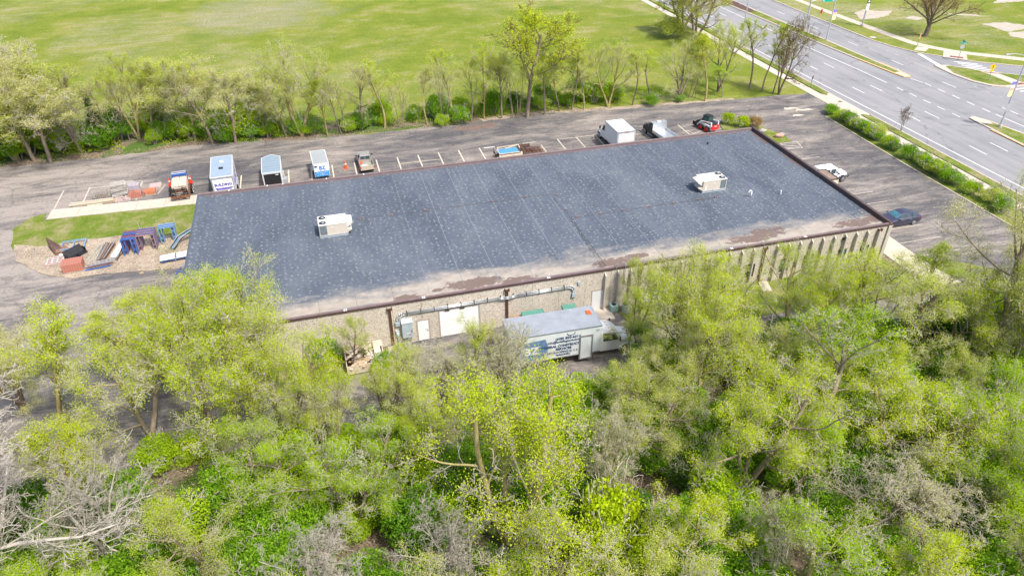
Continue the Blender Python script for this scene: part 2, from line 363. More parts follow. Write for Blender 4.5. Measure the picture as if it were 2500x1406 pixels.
# pale dry verge between lot and tree row
sheet('verge', wob([(36, 47.2), (43.5, 47.9), (50, 47.1), (62.1, 45.9), (75.4, 45.2), (75, 45.9), (62, 46.9), (50, 48.3), (43, 49.0), (36, 48.6)], 1.0, .25, 9), .012, GRAVEL)
sheet('verge', wob([(-30, 49.6), (-14.5, 48.9), (-2, 50.0), (10.6, 47.9), (28, 47.2), (28, 47.9), (10.6, 49.1), (-2, 51.3), (-14, 51.2), (-30, 51.3)], 1.0, .3, 19), .012, FLOOR)
# road
sheet('road', [(90.75, -60), (90.75, 180), (116.0, 180), (115.9, 84), (116.2, 66), (116.9, 62), (118.8, 57.2), (122.5, 52.7), (124.8, 49.8), (130.6, 45.4), (145, 36), (145, -60)], .012, ROAD)
def strip(m, pts, w, z0, z1):
    L = []; Rr = []
    for i, p in enumerate(pts):
        a = Vector(pts[max(0, i - 1)]); b = Vector(pts[min(len(pts) - 1, i + 1)]); d = (b - a).normalized(); nrm = Vector((-d.y, d.x))
        L.append(Vector(p) + nrm * w / 2); Rr.append(Vector(p) - nrm * w / 2)
    for i in range(len(pts) - 1):
        m.prism([tuple(Rr[i]), tuple(Rr[i + 1]), tuple(L[i + 1]), tuple(L[i])], z0, z1)
# near verge strips between kerb and sidewalk
for (y0, y1) in ((-50, 34.4), (43.5, 180)):
    yy = sorted((y0, y1))
    poly = [(89.3, y0), (90.5, y0), (90.5, y1), (89.3, y1)]
    if y0 < 0: poly = [(89.3, y0), (90.5, y0), (90.5, 33.4), (89.7, 34.4), (89.3, 34.3)]
    else: poly = [(89.3, 43.4), (89.8, 42.9), (90.5, 43.9), (90.5, y1), (89.3, y1)]
    m = MB(); m.prism(poly, 0, .115); o = m.build('verge', LAWN); o['kind'] = 'structure'
m = MB(); strip(m, [(90.62, -50), (90.62, 34.0)], .2, 0, .13); strip(m, [(90.62, 43.6), (90.62, 180)], .2, 0, .13); tag(m.build('kerb', CURB), kind='structure')
m = MB(); m.prism([(89.2, 33.8), (90.74, 33.8), (90.74, 43.7), (89.2, 43.7)], 0, .034); tag(m.build('driveway_apron', CONCP), kind='structure')
# sidewalks, slab by slab
def slab_walk(name, pts_w, pts_e, z, step=1.52, m=CONCP):
    root = thing(name, None, None, kind='structure'); n = len(pts_w) - 1
    def along(pts, s):
        acc = 0
        for a, b in zip(pts, pts[1:]):
            L = math.dist(a, b)
            if s <= acc + L: t = (s - acc) / L; return (a[0] + (b[0] - a[0]) * t, a[1] + (b[1] - a[1]) * t)
            acc += L
        return pts[-1]
    Lw = sum(math.dist(a, b) for a, b in zip(pts_w, pts_w[1:])); Le = sum(math.dist(a, b) for a, b in zip(pts_e, pts_e[1:]))
    k = int(Lw / step); gap = .012 / step
    for i in range(k):
        s0, s1 = (i + gap) / k, (i + 1 - gap) / k
        q = [along(pts_w, s0 * Lw), along(pts_e, s0 * Le), along(pts_e, s1 * Le), along(pts_w, s1 * Lw)]
        b = MB(); b.prism(q, 0, z + random.uniform(-.004, .004)); b.build('slab', m, root)
    return root
slab_walk('sidewalk', [(87.6, -12), (87.6, 30), (87.5, 60), (87.5, 110), (86.6, 150)], [(89.2, -12), (89.2, 30), (89.1, 60), (88.9, 110), (88.2, 150)], .05)
slab_walk('sidewalk', [(120.4, 130), (120.4, 86), (120.5, 73.5), (121.1, 62.0), (122.6, 58.6), (124.6, 55.2), (127.4, 52.6), (132.6, 48.0), (142, 40.5)], [(121.9, 130), (121.9, 88), (122.3, 75), (122.8, 63.0), (124.2, 59.4), (125.9, 56.6), (128.4, 54.2), (133.9, 49.6), (143.2, 42)], .125)
# walk west of the building and walk at the south-east corner
slab_walk('walkway', [(-17.4, 32.5), (-1.2, 31.85), (1.0, 31.75)], [(-17.3, 34.75), (-1.2, 34.1), (1.0, 34.0)], .10, 1.5)
slab_walk('walkway', [(66.7, 26), (66.7, 0), (66.8, -2.5), (68.0, -5.4)], [(69.6, 26), (69.6, 0), (69.7, -2.5), (70.3, -5.4)], .10, 1.5)
# grass island west of the building, gravel yard
isl = wob([(-0.5, 31.8), (-17.6, 32.4), (-17.8, 34.2), (-19.4, 33.3), (-20.4, 31.2), (-19.6, 27.3), (-18.8, 25.6), (-0.5, 24.0)], 1.2, .12, 4)
m = MB(); m.prism(isl, 0, .07); tag(m.build('grass_island', LAWN), kind='structure')
sheet('gravel_yard', wob([(-19.2, 27.2), (-16.5, 26.4), (-10, 26.5), (-2.3, 24.6), (-.2, 24.4), (-.2, 17.6), (-1.7, 17.8), (-9.4, 18.9), (-12.0, 18.8), (-14.4, 20.0), (-16.4, 21.8), (-18.2, 24.0)], 1.0, .22, 8), .076, GRAVEL)
m = MB(); m.prism(wob([(-18.9, 25.7), (-18.2, 24.0), (-16.4, 21.8), (-14.4, 20.0), (-12.0, 18.8), (-9.4, 18.9), (-1.7, 17.8), (-.2, 17.6), (-.2, 24.2)], 1.0, .05, 8), 0, .060); tag(m.build('yard_base', GRAVEL), kind='structure')
# islands near the north-east corner and south-east corner
m = MB(); m.prism(wob([(66.9, 29.5), (67.2, 34.2), (68.2, 37.4), (70.5, 36.9), (73.2, 34.4), (74.3, 30.8), (74.2, 28.7), (71.8, 28.6), (69.7, 26.5), (66.9, 26.8)], 1, .1, 11), 0, .09); tag(m.build('grass_island', LAWN), kind='structure')
m = MB(); m.prism(wob([(69.9, -.3), (73.6, -3.0), (75.4, -5.2), (72.0, -5.3), (70.0, -4.0)], 1, .15, 12), 0, .08); tag(m.build('grass_island', LAWN), kind='structure')
m = MB(); m.prism(wob([(36.8, -.1), (65.2, -.1), (66.5, 1.5), (66.6, -2.4), (67.6, -5.4), (62, -5.8), (52, -5.0), (44, -4.6), (37.6, -3.4)], 1, .12, 13), 0, .06); tag(m.build('lawn', LAWN), kind='structure')
m = MB(); m.prism(wob([(65.5, 1.2), (66.6, 1.2), (66.62, -2.2), (65.6, -1.0)], .6, .05, 13), 0, .085); tag(m.build('mulch_bed', FLOOR), kind='structure')
sheet('verge', wob([(4.3, -.2), (17.6, -.2), (18.7, -.6), (18.6, -1.6), (16, -1.5), (12, -3.6), (4.5, -3.8)], 1, .2, 14), .012, LAWN)
# hedge strip along the east side of the lot
m = MB(); m.prism(wob([(83.9, -12), (83.8, 20), (84.1, 35.0), (85.7, 36.8), (87.4, 37.8), (87.52, 20), (87.52, -12)], 2, .06, 15), 0, .045); tag(m.build('verge', LAWN), kind='structure')
m = MB(); strip(m, [(83.85, -10), (83.75, 8), (83.75, 19), (84.1, 35.2)], .16, 0, .08); tag(m.build('kerb', CURB), kind='structure')
# medians
med1 = [(103.5, 180), (103.8, 100.1), (104.4, 90.6), (104.9, 78), (105.3, 66.7), (105.9, 56.6), (106.6, 48.6), (106.9, 46.6), (107.6, 46.1), (108.2, 46.7), (108.4, 48.3), (108.1, 57.4), (108.0, 68.6), (107.7, 75.6), (107.5, 83.6), (107.1, 100), (107, 180)]
med2 = [(103.3, 28.9), (104.3, 29.3), (105.2, 27.2), (106.1, 22.1), (106.9, 14), (107, -60), (101.6, -60), (102.2, 14), (102.6, 19), (102.9, 24)]
def inset(poly, d):
    n = len(poly); out = []; A = sum(poly[i][0] * poly[(i + 1) % n][1] - poly[(i + 1) % n][0] * poly[i][1] for i in range(n)); s = 1 if A > 0 else -1
    for i in range(n):
        a, b, c = Vector(poly[i - 1]), Vector(poly[i]), Vector(poly[(i + 1) % n]); d1 = (b - a).normalized(); d2 = (c - b).normalized()
        nn = (Vector((-d1.y, d1.x)) + Vector((-d2.y, d2.x))); nn.normalize(); out.append(tuple(b + nn * d * s))
    return out
for med, tip in ((med1, [(106.75, 48.9), (107.0, 46.9), (107.6, 46.4), (108.0, 46.9), (108.15, 48.9)]), (med2, [(103.2, 28.6), (104.2, 28.9), (104.9, 27.1), (104.6, 25.9), (103.0, 26.6)])):
    root = thing('median', None, None, kind='structure')
    part('kerb', CURB, root, lambda m: m.prism(med, 0, .15))
    part('verge', LAWN, root, lambda m: m.prism(inset(med, .38), .1, .17))
    part('nose', CONCP, root, lambda m: m.prism(tip, .1, .176))
m = MB(); strip(m, [(105.97, 57), (106.63, 49), (106.92, 46.9), (107.6, 46.3), (108.2, 46.9), (108.35, 50), (108.25, 54)], .2, .10, .154); tag(m.build('kerb_paint', YELLOW), kind='structure')
m = MB(); strip(m, [(102.75, 24.5), (102.62, 20), (102.3, 14), (102, 8)], .2, .1, .154); tag(m.build('kerb_paint', mat('faded_yellow_paint', (.62, .38, .13), .8, .25, 3)), kind='structure')
sheet('mulch_bed', wob([(104.4, 108), (106.6, 108), (106.9, 97), (106.5, 91.3), (104.9, 91.1), (104.5, 99)], 1, .12, 6), .18, mat('bark_mulch', (.11, .06, .05), .95, .4, 6))
# far side kerb and raised grass
far = [(116.15, 180), (116.0, 100), (115.9, 84), (116.2, 66), (116.9, 62), (118.8, 57.2), (122.5, 52.7), (124.8, 49.8), (130.6, 45.4), (145, 36)]
m = MB(); m.prism(far[::-1] + [(330, 180), (330, 36)], 0, .112); tag(m.build('park_grass', GRASS), kind='structure')
m = MB(); strip(m, far, .3, 0, .13); tag(m.build('kerb', CURB), kind='structure')
# corner island
pc = [(115.95, 50.3), (118.2, 49.7), (120.4, 47.5), (122.2, 45.1), (124, 43.5), (128.3, 40.6), (128.3, 37.4), (122.2, 37.5), (118.9, 38.0), (117.2, 39.0), (115.9, 41.6), (115.5, 45.5)]
root = thing('traffic_island', None, None, kind='structure')
part('kerb', CURB, root, lambda m: m.prism(pc, 0, .15))
part('verge', LAWN, root, lambda m: m.prism(inset([(117.4, 49.4), (118.4, 49.3), (120.2, 47.3), (121.4, 45.3), (121.1, 41.5), (121.0, 38.4), (119.0, 38.5), (117.6, 39.4), (116.3, 42), (116.0, 46)], .12), .1, .17))
part('verge', LAWN, root, lambda m: m.prism([(123.0, 43.9), (128, 40.4), (128, 38.2), (123.2, 38.6)], .1, .17))
part('nose', CONCP, root, lambda m: m.prism(inset([(115.95, 50.3), (118.2, 49.7), (117.4, 49.2), (115.9, 47.8)], .08), .1, .176))
part('path', CONCP, root, lambda m: m.prism([(121.1, 45.6), (122.9, 44.0), (122.9, 38.0), (121.2, 38.0)], .1, .180))
TACT = mat('tactile_paving', (.22, .08, .06), .8, .15, 8)
for pl, z in (([(121.3, 45.2), (122.7, 44.0), (122.7, 43.4), (121.3, 44.6)], .185), ([(121.3, 38.9), (122.8, 38.9), (122.8, 38.1), (121.3, 38.1)], .185)):
    part('tactile_paving', TACT, root, lambda m: m.prism(pl, .15, z))
m = MB(); m.prism([(121.0, 53.8), (123.6, 51.0), (126.2, 54.0), (124.4, 57.4)], .08, .128); tag(m.build('crossing_pad', CONCP), kind='structure')
m = MB(); m.prism([(122.1, 53.5), (123.6, 51.9), (124.2, 52.6), (122.8, 54.1)], .08, .134); tag(m.build('tactile_paving', TACT), kind='structure')
# bare patches in the park grass (disused paving)
PATCH = mat('pale_worn_paving', (.42, .36, .29), .9, .15, .8)
for i, pl in enumerate(([(123.9, 79.6), (125.6, 84.2), (129.6, 86.3), (131.5, 84.2), (135.2, 83.9), (131.2, 80.6), (127.2, 79.2)], [(144.6, 69.8), (149.9, 69.6), (153, 65.5), (150.2, 64.2), (145.0, 63.6)], [(144.3, 63.0), (148.5, 63.0), (150, 61), (144.1, 58.8), (142.9, 61.0)], [(160, 83.0), (164, 85.5), (176, 90), (178, 84), (168, 82.5)], [(143.8, 78.3), (148.4, 76.6), (150.7, 73.9), (148.5, 75), (145, 77.0)], [(132.8, 77.8), (135.8, 78.6), (137, 76.8), (134, 75.9)])):
    sheet('paving_patch', wob(pl, .8, .28, 30 + i), .118, PATCH)
m = MB(); m.prism([(119.0, 58.6), (120.4, 57.4), (122.6, 59.0), (121.2, 60.4)], .08, .122); tag(m.build('crossing_pad', CONCP), kind='structure')

# ---- painted markings (each line its own piece of geometry)
mk = thing('road_markings', None, None, kind='structure')
def line(pts, w, z=.016, m=PAINT, parent=mk, name='line'):
    b = MB()
    for a, c in zip(pts, pts[1:]):
        a = Vector(a); c = Vector(c); d = (c - a).normalized(); nn = Vector((-d.y, d.x)) * w / 2
        b.add([(*(a - nn), z), (*(c - nn), z), (*(c + nn), z), (*(a + nn), z)], [(0, 1, 2, 3)])
    return b.build(name, m, parent)
line([(92.6, -20), (92.55, 9), (92.3, 25), (92.1, 46), (92.0, 110)], .15)
line([(102.5, 45.2), (102.5, 52), (102.1, 60.3), (101.8, 76), (101.6, 100)], .15)
for k in range(-2, 9):
    y = 18.0 + 12.02 * k
    line([(95.95 - .002 * y, y), (95.95 - .002 * y, y + 2.95)], .13); line([(99.45 - .006 * y, y + .05), (99.45 - .006 * y, y + 3.0)], .13)
for y in (41.4, 38.5, 35.55, 32.65, 29.7): line([(102.5, y), (102.5, y + 1.5)], .14)
for y in (41.9, 39.0, 36.0, 33.05, 30.1): line([(108.2, y), (108.25, y + 1.5)], .14)
line([(108.25, 29.1), (108.5, 18), (108.7, -5)], .14); line([(107.7, 46.0), (108.1, 43.6)], .14)
for y in (16.2, 28.25, 40.25, 52.2, 64.1, 76.1, 88): line([(111.4, y), (111.35, y + 2.85)], .13)
line([(114.55, 42.2), (114.5, 47.8), (114.3, 53)], .10, m=PAINTD)
for y in (32.1, 34.5, 36.9, 39.3, 41.5, 54.7, 57.1, 59.5, 61.9, 64.4, 66.6, 68.8): line([(114.75 - (y - 32) * .012, y), (114.75 - (y - 32) * .012, y + .75)], .11, m=PAINTD)
line([(114.35, 71), (114.3, 77), (114.1, 100)], .1, m=PAINTD)
b = MB(); b.add([(118.3, 57.0, .016), (116.8, 50.3, .016), (117.5, 50.2, .016), (118.9, 56.6, .016)], [(0, 1, 2, 3)]); b.build('line', PAINT, mk)
for (a, c) in (((121.2, 51.4), (123.9, 49.0)), ((121.1, 50.5), (123.8, 47.9)), ((120.9, 49.4), (123.7, 46.9)), ((120.8, 48.3), (123.6, 45.8)), ((120.7, 47.2), (123.4, 44.7))): line([a, c], .28, name='crossing_bar')
for (a, c) in (((119.3, 37.0), (122.6, 36.9)), ((119.7, 36.0), (122.6, 35.9)), ((119.9, 35.0), (122.6, 34.9))): line([a, c], .35, name='crossing_bar')
lm = thing('parking_markings', None, None, kind='structure')
def pl(*pts, w=.11, m=PAINTD): return line([tuple(p) for p in pts], w, .012, m, lm)
SY0, SY1 = 32.0, 38.3
for x in (-17.2, -14.35, -8.5, -3.1, 3.1, 8.75, 11.5, 14.1, 16.9, 19.7, 22.4, 25.1, 27.8, 30.5, 33.3, 41.5, 44.2, 46.9, 49.6, 53.6, 56.4, 62.2):
    dy = 3.6 if x < 0 else 0
    pl((x, 34.9 if x < 0 else SY0), (x, 40.0 if x < 0 else SY1 - (1.3 if 41 < x < 42 else 0)), w=.15, m=PAINTD if x < 0 or x > 36 else mat('stall_paint', (.58, .51, .41), .85, .15, 3))
pl((62.4, 36.2), (64.0, 32.2)); pl((62.2, 34.6), (66.4, 36.2)); pl((62.6, 33.0), (66.2, 34.6)); pl((44.2, 38.1), (49.6, 38.1)); pl((22.4, 36.3), (27.8, 36.2)); pl((-14.3, 39.7), (-8.5, 39.6))
for y in (5.1, 2.35, 7.9, 10.7, 13.2, 20.8, 23.4, -.3):
    pl((69.8, y), (74.9, y), w=.09, m=PAINTD)
pl((72.3, 28.5), (74.9, 28.5)); pl((74.9, 28.5), (74.4, 26.5)); pl((74.4, 26.5), (71.8, 26.8)); pl((72.0, 28.2), (74.3, 26.9)); pl((70.4, 28.2), (73.2, 26.7))
# worn words painted at the stalls
def text_obj(s, size, m, parent, loc, rot, name='lettering', ext=.004, align='CENTER', bold=0, sx=1.0):
    cu = bpy.data.curves.new(name, 'FONT'); cu.body = s; cu.size = size; cu.align_x = align; cu.align_y = 'CENTER'; cu.extrude = ext; cu.offset = bold; cu.resolution_u = 2
    tmp = bpy.data.objects.new('tmp', cu); COL.objects.link(tmp); dg = bpy.context.evaluated_depsgraph_get(); me = bpy.data.meshes.new_from_object(tmp.evaluated_get(dg))
    bpy.data.objects.remove(tmp); bpy.data.curves.remove(cu); me.name = name; me.materials.clear(); me.materials.append(m)
    o = bpy.data.objects.new(name, me); COL.objects.link(o); o.parent = parent; o.location = loc; o.rotation_euler = rot; o.scale = (sx, 1, 1); return o
[line([(33.9 + k * .19, 38.1), (33.9 + k * .19 + .13, 38.1)], .30, .012, PAINT, lm, 'letter') for k in range(8)]
[line([(39.3 + k * .19, 38.1), (39.3 + k * .19 + .13, 38.1)], .25, .012, PAINTD, lm, 'letter') for k in range(9)]
for (x, y, s, m_) in ((82.7, 38.6, 1.5, CONCP), (81.2, 39.6, 1.2, CONCP), (80.6, 36.9, 1.0, CONCP)):
    sheet('patch', wob([(x - s, y - .3), (x + s, y - .5), (x + s * .8, y + .2), (x - s * .7, y + .35)], .4, .15, int(x)), .012, m_)
sheet('patch', wob([(31.5, 46.3), (35.5, 46.2), (37.8, 46.6), (37.2, 44.8), (34.5, 44.3), (31.8, 44.9)], .6, .25, 77), .012, mat('damp_dirt', (.17, .12, .10), .9, .25, 2))
m = MB(); m.cyl((89.9, 39.9, .03), (89.9, 39.9, .040), .33, n=16); tag(m.build('manhole_cover', mat('manhole_iron', (.14, .12, .11), .8, .2, 6)), 'round iron manhole cover in the concrete driveway apron', 'manhole cover')

# ================================================================== BUILDING
BX, BY, BH, RZ = 65.4, 25.24, 4.34, 4.03
bld = thing('warehouse', 'long low flat-roofed industrial building with dark roof membrane and exposed aggregate walls', 'building', (0, 0, 0))
BACK = mat('wall_backing', (.20, .17, .14), .9, .1, 2)
part('wall', BACK, bld, lambda m: (m.box(.12, BX - .12, .12, .30, 0, RZ - .05), m.box(.12, BX - .12, BY - .30, BY - .12, 0, RZ - .05), m.box(.12, .30, .30, BY - .30, 0, RZ - .05), m.box(BX - .30, BX - .12, .30, BY - .30, 0, RZ - .05)))
# precast panels, each its own piece
pw = BX / 27
doors = [(18.86, 19.92, 2.16), (20.77, 24.34, 2.8), (34.6, 35.95, 2.3)]
winx = [(41.15, 42.1), (43.65, 44.6), (47.5, 48.45), (49.95, 50.98), (53.7, 54.75), (56.23, 57.28), (60.0, 60.98), (62.55, 63.5)]
def panel(x0, x1, z0, z1): part('wall_panel', WALLM, bld, lambda m: m.box(x0 + .008, x1 - .008, 0, .12, z0, z1))
for i in range(27):
    a, b = i * pw, (i + 1) * pw
    xs = [a, b]; ops = [(d0, d1, 0, h) for d0, d1, h in doors] + [(w0, w1, .78, 2.25) for w0, w1 in winx]
    cuts = sorted({q for d0, d1, _, _ in ops for q in (d0, d1) if a + .01 < q < b - .01})
    xs = [a] + cuts + [b]
    m = MB()
    for p0, p1 in zip(xs, xs[1:]):
        e0 = .008 if p0 == a else 0; e1 = .008 if p1 == b else 0; mid = (p0 + p1) / 2; op = [o for o in ops if o[0] < mid < o[1]]
        if op:
            o = op[0]; m.box(p0 + e0, p1 - e1, 0, .12, o[3], 4.26)
            if o[2] > 0: m.box(p0 + e0, p1 - e1, 0, .12, 0, o[2])
        else: m.box(p0 + e0, p1 - e1, 0, .12, 0, 4.26)
    m.build('wall_panel', WALLM, bld)
for i in range(10):
    a, b = .13 + i * (BY - .26) / 10, .13 + (i + 1) * (BY - .26) / 10
    part('wall_panel', WALLM, bld, lambda m: m.box(BX - .12, BX, a + .008, b - .008, 0, 4.26)); part('wall_panel', WALLM, bld, lambda m: m.box(0, .12, a + .008, b - .008, 0, 4.2))
part('wall_panel', WALLM, bld, lambda m: m.box(.0, BX, BY - .12, BY, 0, 4.24))
# roof sheet and perimeter
part('roof', ROOF, bld, lambda m: m.box(.16, BX - .2, .16, BY - .2, RZ - .15, RZ))
part('roof_edge', ROOF, bld, lambda m: m.add([(-.04, -.02, 4.24), (.17, .0, 4.30), (.9, .0, RZ + .012), (.9, BY, RZ + .012), (.17, BY, 4.30), (-.04, BY + .02, 4.24), (-.04, -.02, 4.12), (-.04, BY + .02, 4.12)], [(0, 1, 4, 5), (1, 2, 3, 4), (6, 0, 5, 7)]))
for k in range(22):   # south coping in lengths with small gaps
    a, b = k * BX / 22, (k + 1) * BX / 22
    part('coping', FLASH, bld, lambda m: m.add([(a + .006, -.06, 4.36), (b - .006, -.06, 4.36), (b - .006, .22, 4.37), (a + .006, .22, 4.37), (a + .006, .46, RZ + .008), (b - .006, .46, RZ + .008), (a + .006, -.06, 4.20), (b - .006, -.06, 4.20)], [(0, 1, 2, 3), (3, 2, 5, 4), (6, 7, 1, 0)]))
part('fascia_trim', BROWN, bld, lambda m: m.box(-.02, BX + .06, -.075, -.061, 4.17, 4.378))
for k in range(22):
    a, b = k * BX / 22, (k + 1) * BX / 22
    part('coping', mat('mauve_coping', (.20, .15, .14), .6, .15, 2), bld, lambda m: m.box(a + .005, b - .005, BY - .24, BY + .06, 4.26, 4.36))
part('parapet', mat('mauve_flashing', (.23, .165, .17), .7, .15, 2), bld, lambda m: m.box(.2, BX - .25, BY - .21, BY - .13, RZ - .02, 4.26))
for k in range(8):
    a, b = k * (BY) / 8, (k + 1) * BY / 8
    part('coping', BROWN, bld, lambda m: m.box(BX - .24, BX + .06, a + .005, b - .005, 4.41, 4.47))
part('parapet', BROWN, bld, lambda m: m.box(BX - .21, BX - .121, .2, BY - .1, RZ - .02, 4.41))
part('parapet', WALLM, bld, lambda m: m.box(BX - .12, BX - .001, .002, BY - .002, 4.262, 4.41))
# membrane seams
for x in [2.0 + 3.05 * k for k in range(21)]:
    w = .05 if x > 22 else .025
    part('membrane_seam', mat('seam_pale', (.19, .21, .235), .8, .25, 4) if x > 20 else mat('seam_dark', (.11, .125, .145), .8, .2, 4), bld, lambda m: m.box(x, x + w, 1.4 if x > 20 else .8, BY - .3, RZ + .001, RZ + .007))
for x in (19.5, 30.4, 7.6, 48.0, 55.7, 13.1): part('coping_clip', WHITE, bld, lambda m: m.box(x, x + .1, -.078, .2, 4.372, 4.379)); part('coping_clip', WHITE, bld, lambda m: m.box(x + .16, x + .26, -.078, .2, 4.372, 4.379))
for x in (3.1, 7.0, 8.6, 13.2, 17.2): part('coping_clip', WHITE, bld, lambda m: m.box(x, x + .12, BY - .25, BY + .07, 4.361, 4.368))
# pilaster ribs
ribs = [35.74 + 1.2285 * k for k in range(24)]
WRIB = mat('rib_concrete', (.47, .43, .37), .9, .12, 3, bump=.2)
for i, x in enumerate(ribs):
    if min(abs(x - d) for d in (39.1, 51.64)) < .45 or x > 64.9: continue
    part('rib', WRIB, bld, lambda m: m.add([(x - .06, -.0, 0), (x + .06, -.0, 0), (x + .06, -.32, 0), (x - .06, -.32, 0), (x - .06, 0, 4.02), (x + .06, 0, 4.02), (x + .06, -.32, 3.80), (x - .06, -.32, 3.80)], [(0, 3, 7, 4), (1, 5, 6, 2), (3, 2, 6, 7), (4, 7, 6, 5), (0, 1, 2, 3)]))
part('corner_pier', WRIB, bld, lambda m: m.box(65.05, BX + .02, -.14, 0, 0, 4.14))
# windows
for w0, w1 in winx:
    f = part('window', BRONZE, bld, lambda m: (m.box(w0, w0 + .05, -.01, .1, .78, 2.25), m.box(w1 - .05, w1, -.01, .1, .78, 2.25), m.box(w0 + .05, w1 - .05, -.01, .1, 2.20, 2.25), m.box(w0 + .05, w1 - .05, -.01, .1, .78, .83), m.box(w0 + .05, w1 - .05, .02, .08, 1.2, 1.24)))
    part('pane', GLASSB if w0 > 52 else GLASS, f, lambda m: m.box(w0 + .05, w1 - .05, .04, .06, .83, 2.2))
    part('sill', CONC, f, lambda m: m.box(w0 - .05, w1 + .05, -.09, -.011, .70, .78))
# doors
FR = mat('tan_door_frame', (.40, .34, .28), .6, .1, 3); DW = mat('door_white', (.80, .80, .79), .4, .04, 1)
d = part('door', DW, bld, lambda m: m.box(18.93, 19.85, .0, .06, .02, 2.1))
part('frame', FR, d, lambda m: (m.box(18.80, 18.93, -.03, .12, 0, 2.22), m.box(19.85, 19.98, -.03, .12, 0, 2.22), m.box(18.93, 19.85, -.03, .12, 2.1, 2.22)))
part('handle', GALV, d, lambda m: (m.box(19.68, 19.80, -.06, 0, .98, 1.04), m.box(19.55, 19.8, -.035, -.02, 1.12, 1.16)))
d = thing('garage_door', None, None); d.parent = bld
for k in range(5): part('door_section', DW, d, lambda m: m.box(20.85, 24.25, .03, .08, .02 + k * .545, .545 * (k + 1)))
part('frame', FR, d, lambda m: (m.box(20.73, 20.85, -.02, .1, 0, 2.86), m.box(24.25, 24.38, -.02, .1, 0, 2.86), m.box(20.85, 24.25, -.02, .1, 2.76, 2.86)))
for x in (21.3, 22.6): part('dock_light', BLACK, d, lambda m: m.box(x, x + .42, -.05, -.021, 2.68, 2.78))
d = part('door', WHITE, bld, lambda m: m.box(34.66, 35.9, .0, .06, .02, 2.2)); part('frame', FR, d, lambda m: (m.box(34.58, 34.66, -.03, .12, 0, 2.3), m.box(35.9, 35.98, -.03, .12, 0, 2.3), m.box(34.66, 35.9, -.03, .12, 2.2, 2.3)))
# downspouts
for i, x in enumerate((4.4, 16.72, 26.75, 39.1, 51.64, 64.1)):
    p_ = part('downspout', BRONZE, bld, lambda m: m.box(x - .10, x + .10, -.16, -.03, .45, 3.75))
    part('conductor_head', BRONZE, p_, lambda m: (m.box(x - .20, x + .20, -.26, -.02, 3.78, 3.84), m.box(x - .20, x - .17, -.26, -.02, 3.84, 4.02), m.box(x + .17, x + .20, -.26, -.02, 3.84, 4.02), m.box(x - .17, x + .17, -.26, -.23, 3.84, 4.02)))
    part('shoe', RUST, p_, lambda m: m.obox((x, -.2, .38), (.19, .14, .26), (R(-30), 0, 0)))
tag(part('splash_pad', CONC, None, lambda m: m.box(16.2, 17.35, -1.25, -.2, .0, .10)), 'square concrete splash pad under the leftmost visible downspout', 'concrete pad')
tag(part('stoop', CONC, None, lambda m: m.box(34.3, 36.3, -1.7, -.03, .0, .12)), 'concrete stoop in front of the white door behind the lettered truck', 'stoop')
tag(part('splash_pad', CONC, None, lambda m: m.obox((51.9, -.9, .07), (.9, 1.5, .1), (R(4), 0, R(-12)))), 'pale concrete splash pad under the downspout amid the wall ribs', 'concrete pad')
# conduits
for dy, dz in ((-.10, 0), (-.10, -.16)):
    z1 = 3.22 + dz; xL = 17.22 - dz * 1.2; xR = 32.92 + dz * .8
    pts = [(xL, dy, 2.4), (xL, dy, z1 - .5)] + [(xL + .5 - .5 * math.cos(t), dy, z1 - .5 + .5 * math.sin(t)) for t in (R(22), R(45), R(68), R(90))] + [(25.9, dy, z1), (26.5, -.22, z1), (27.0, -.22, z1), (27.6, dy, z1), (xR - .5, dy, z1)] + [(xR - .5 + .5 * math.sin(t), dy, z1 - .5 + .5 * math.cos(t)) for t in (R(22), R(45), R(68), R(90))] + [(xR, dy, 2.35)]
    part('conduit', GALV, bld, lambda m: m.tube([Vector(p) for p in pts], .065, 8), smooth=True)
for k in range(13): x = 18.1 + k * 1.15; part('conduit_strap', BLACK, bld, lambda m: m.box(x, x + .04, -.175, -.002, 2.93, 3.38))
for x in (17.25, 32.86): part('junction_box', GREYM, bld, lambda m: m.box(x - .18, x + .18, -.22, -.002, 2.05, 2.42))
part('junction_box', GREYM, bld, lambda m: m.box(33.2, 33.44, -.12, -.002, 3.2, 3.5)); 
for x in (45.9, 60.2, 41.5): part('wall_light', BLACK, bld, lambda m: m.box(x - .14, x + .14, -.2, -.002, 3.42, 3.64))
cab = tag(part('electrical_cabinet', GREYM, None, lambda m: (m.box(17.55, 18.45, -.42, -.01, .85, 2.35), m.add([(17.52, -.46, 2.35), (18.48, -.46, 2.35), (18.48, -.01, 2.35), (17.52, -.01, 2.35), (17.52, -.46, 2.42), (18.48, -.46, 2.42), (18.48, -.01, 2.60), (17.52, -.01, 2.60)], [(0, 3, 2, 1), (4, 5, 6, 7), (0, 1, 5, 4), (1, 2, 6, 5), (2, 3, 7, 6), (3, 0, 4, 7)]))), 'large blue-grey electrical cabinet on the wall left of the white door', 'electrical box')
part('handle', BLACK, cab, lambda m: m.box(18.33, 18.37, -.45, -.421, 1.35, 1.62)); part('warning_label', REDP, cab, lambda m: m.box(18.08, 18.25, -.426, -.421, 1.1, 1.2)); part('label', WHITE, cab, lambda m: m.box(17.9, 18.2, -.426, -.421, 1.28, 1.34))
for x in (17.72, 17.98, 18.24): part('conduit', GALV, cab, lambda m: m.cyl((x, -.2, 0), (x, -.2, .85), .055, n=8))
mt = tag(part('electricity_meter', GREYM, None, lambda m: (m.box(17.02, 17.32, -.2, -.01, .95, 1.5),)), 'small grey meter box beside the electrical cabinet', 'meter'); part('dial', WHITE, mt, lambda m: m.cyl((17.17, -.2, 1.28), (17.17, -.28, 1.28), .1, n=12)); part('conduit', GALV, mt, lambda m: m.cyl((17.17, -.12, 0), (17.17, -.12, .95), .05, n=8))
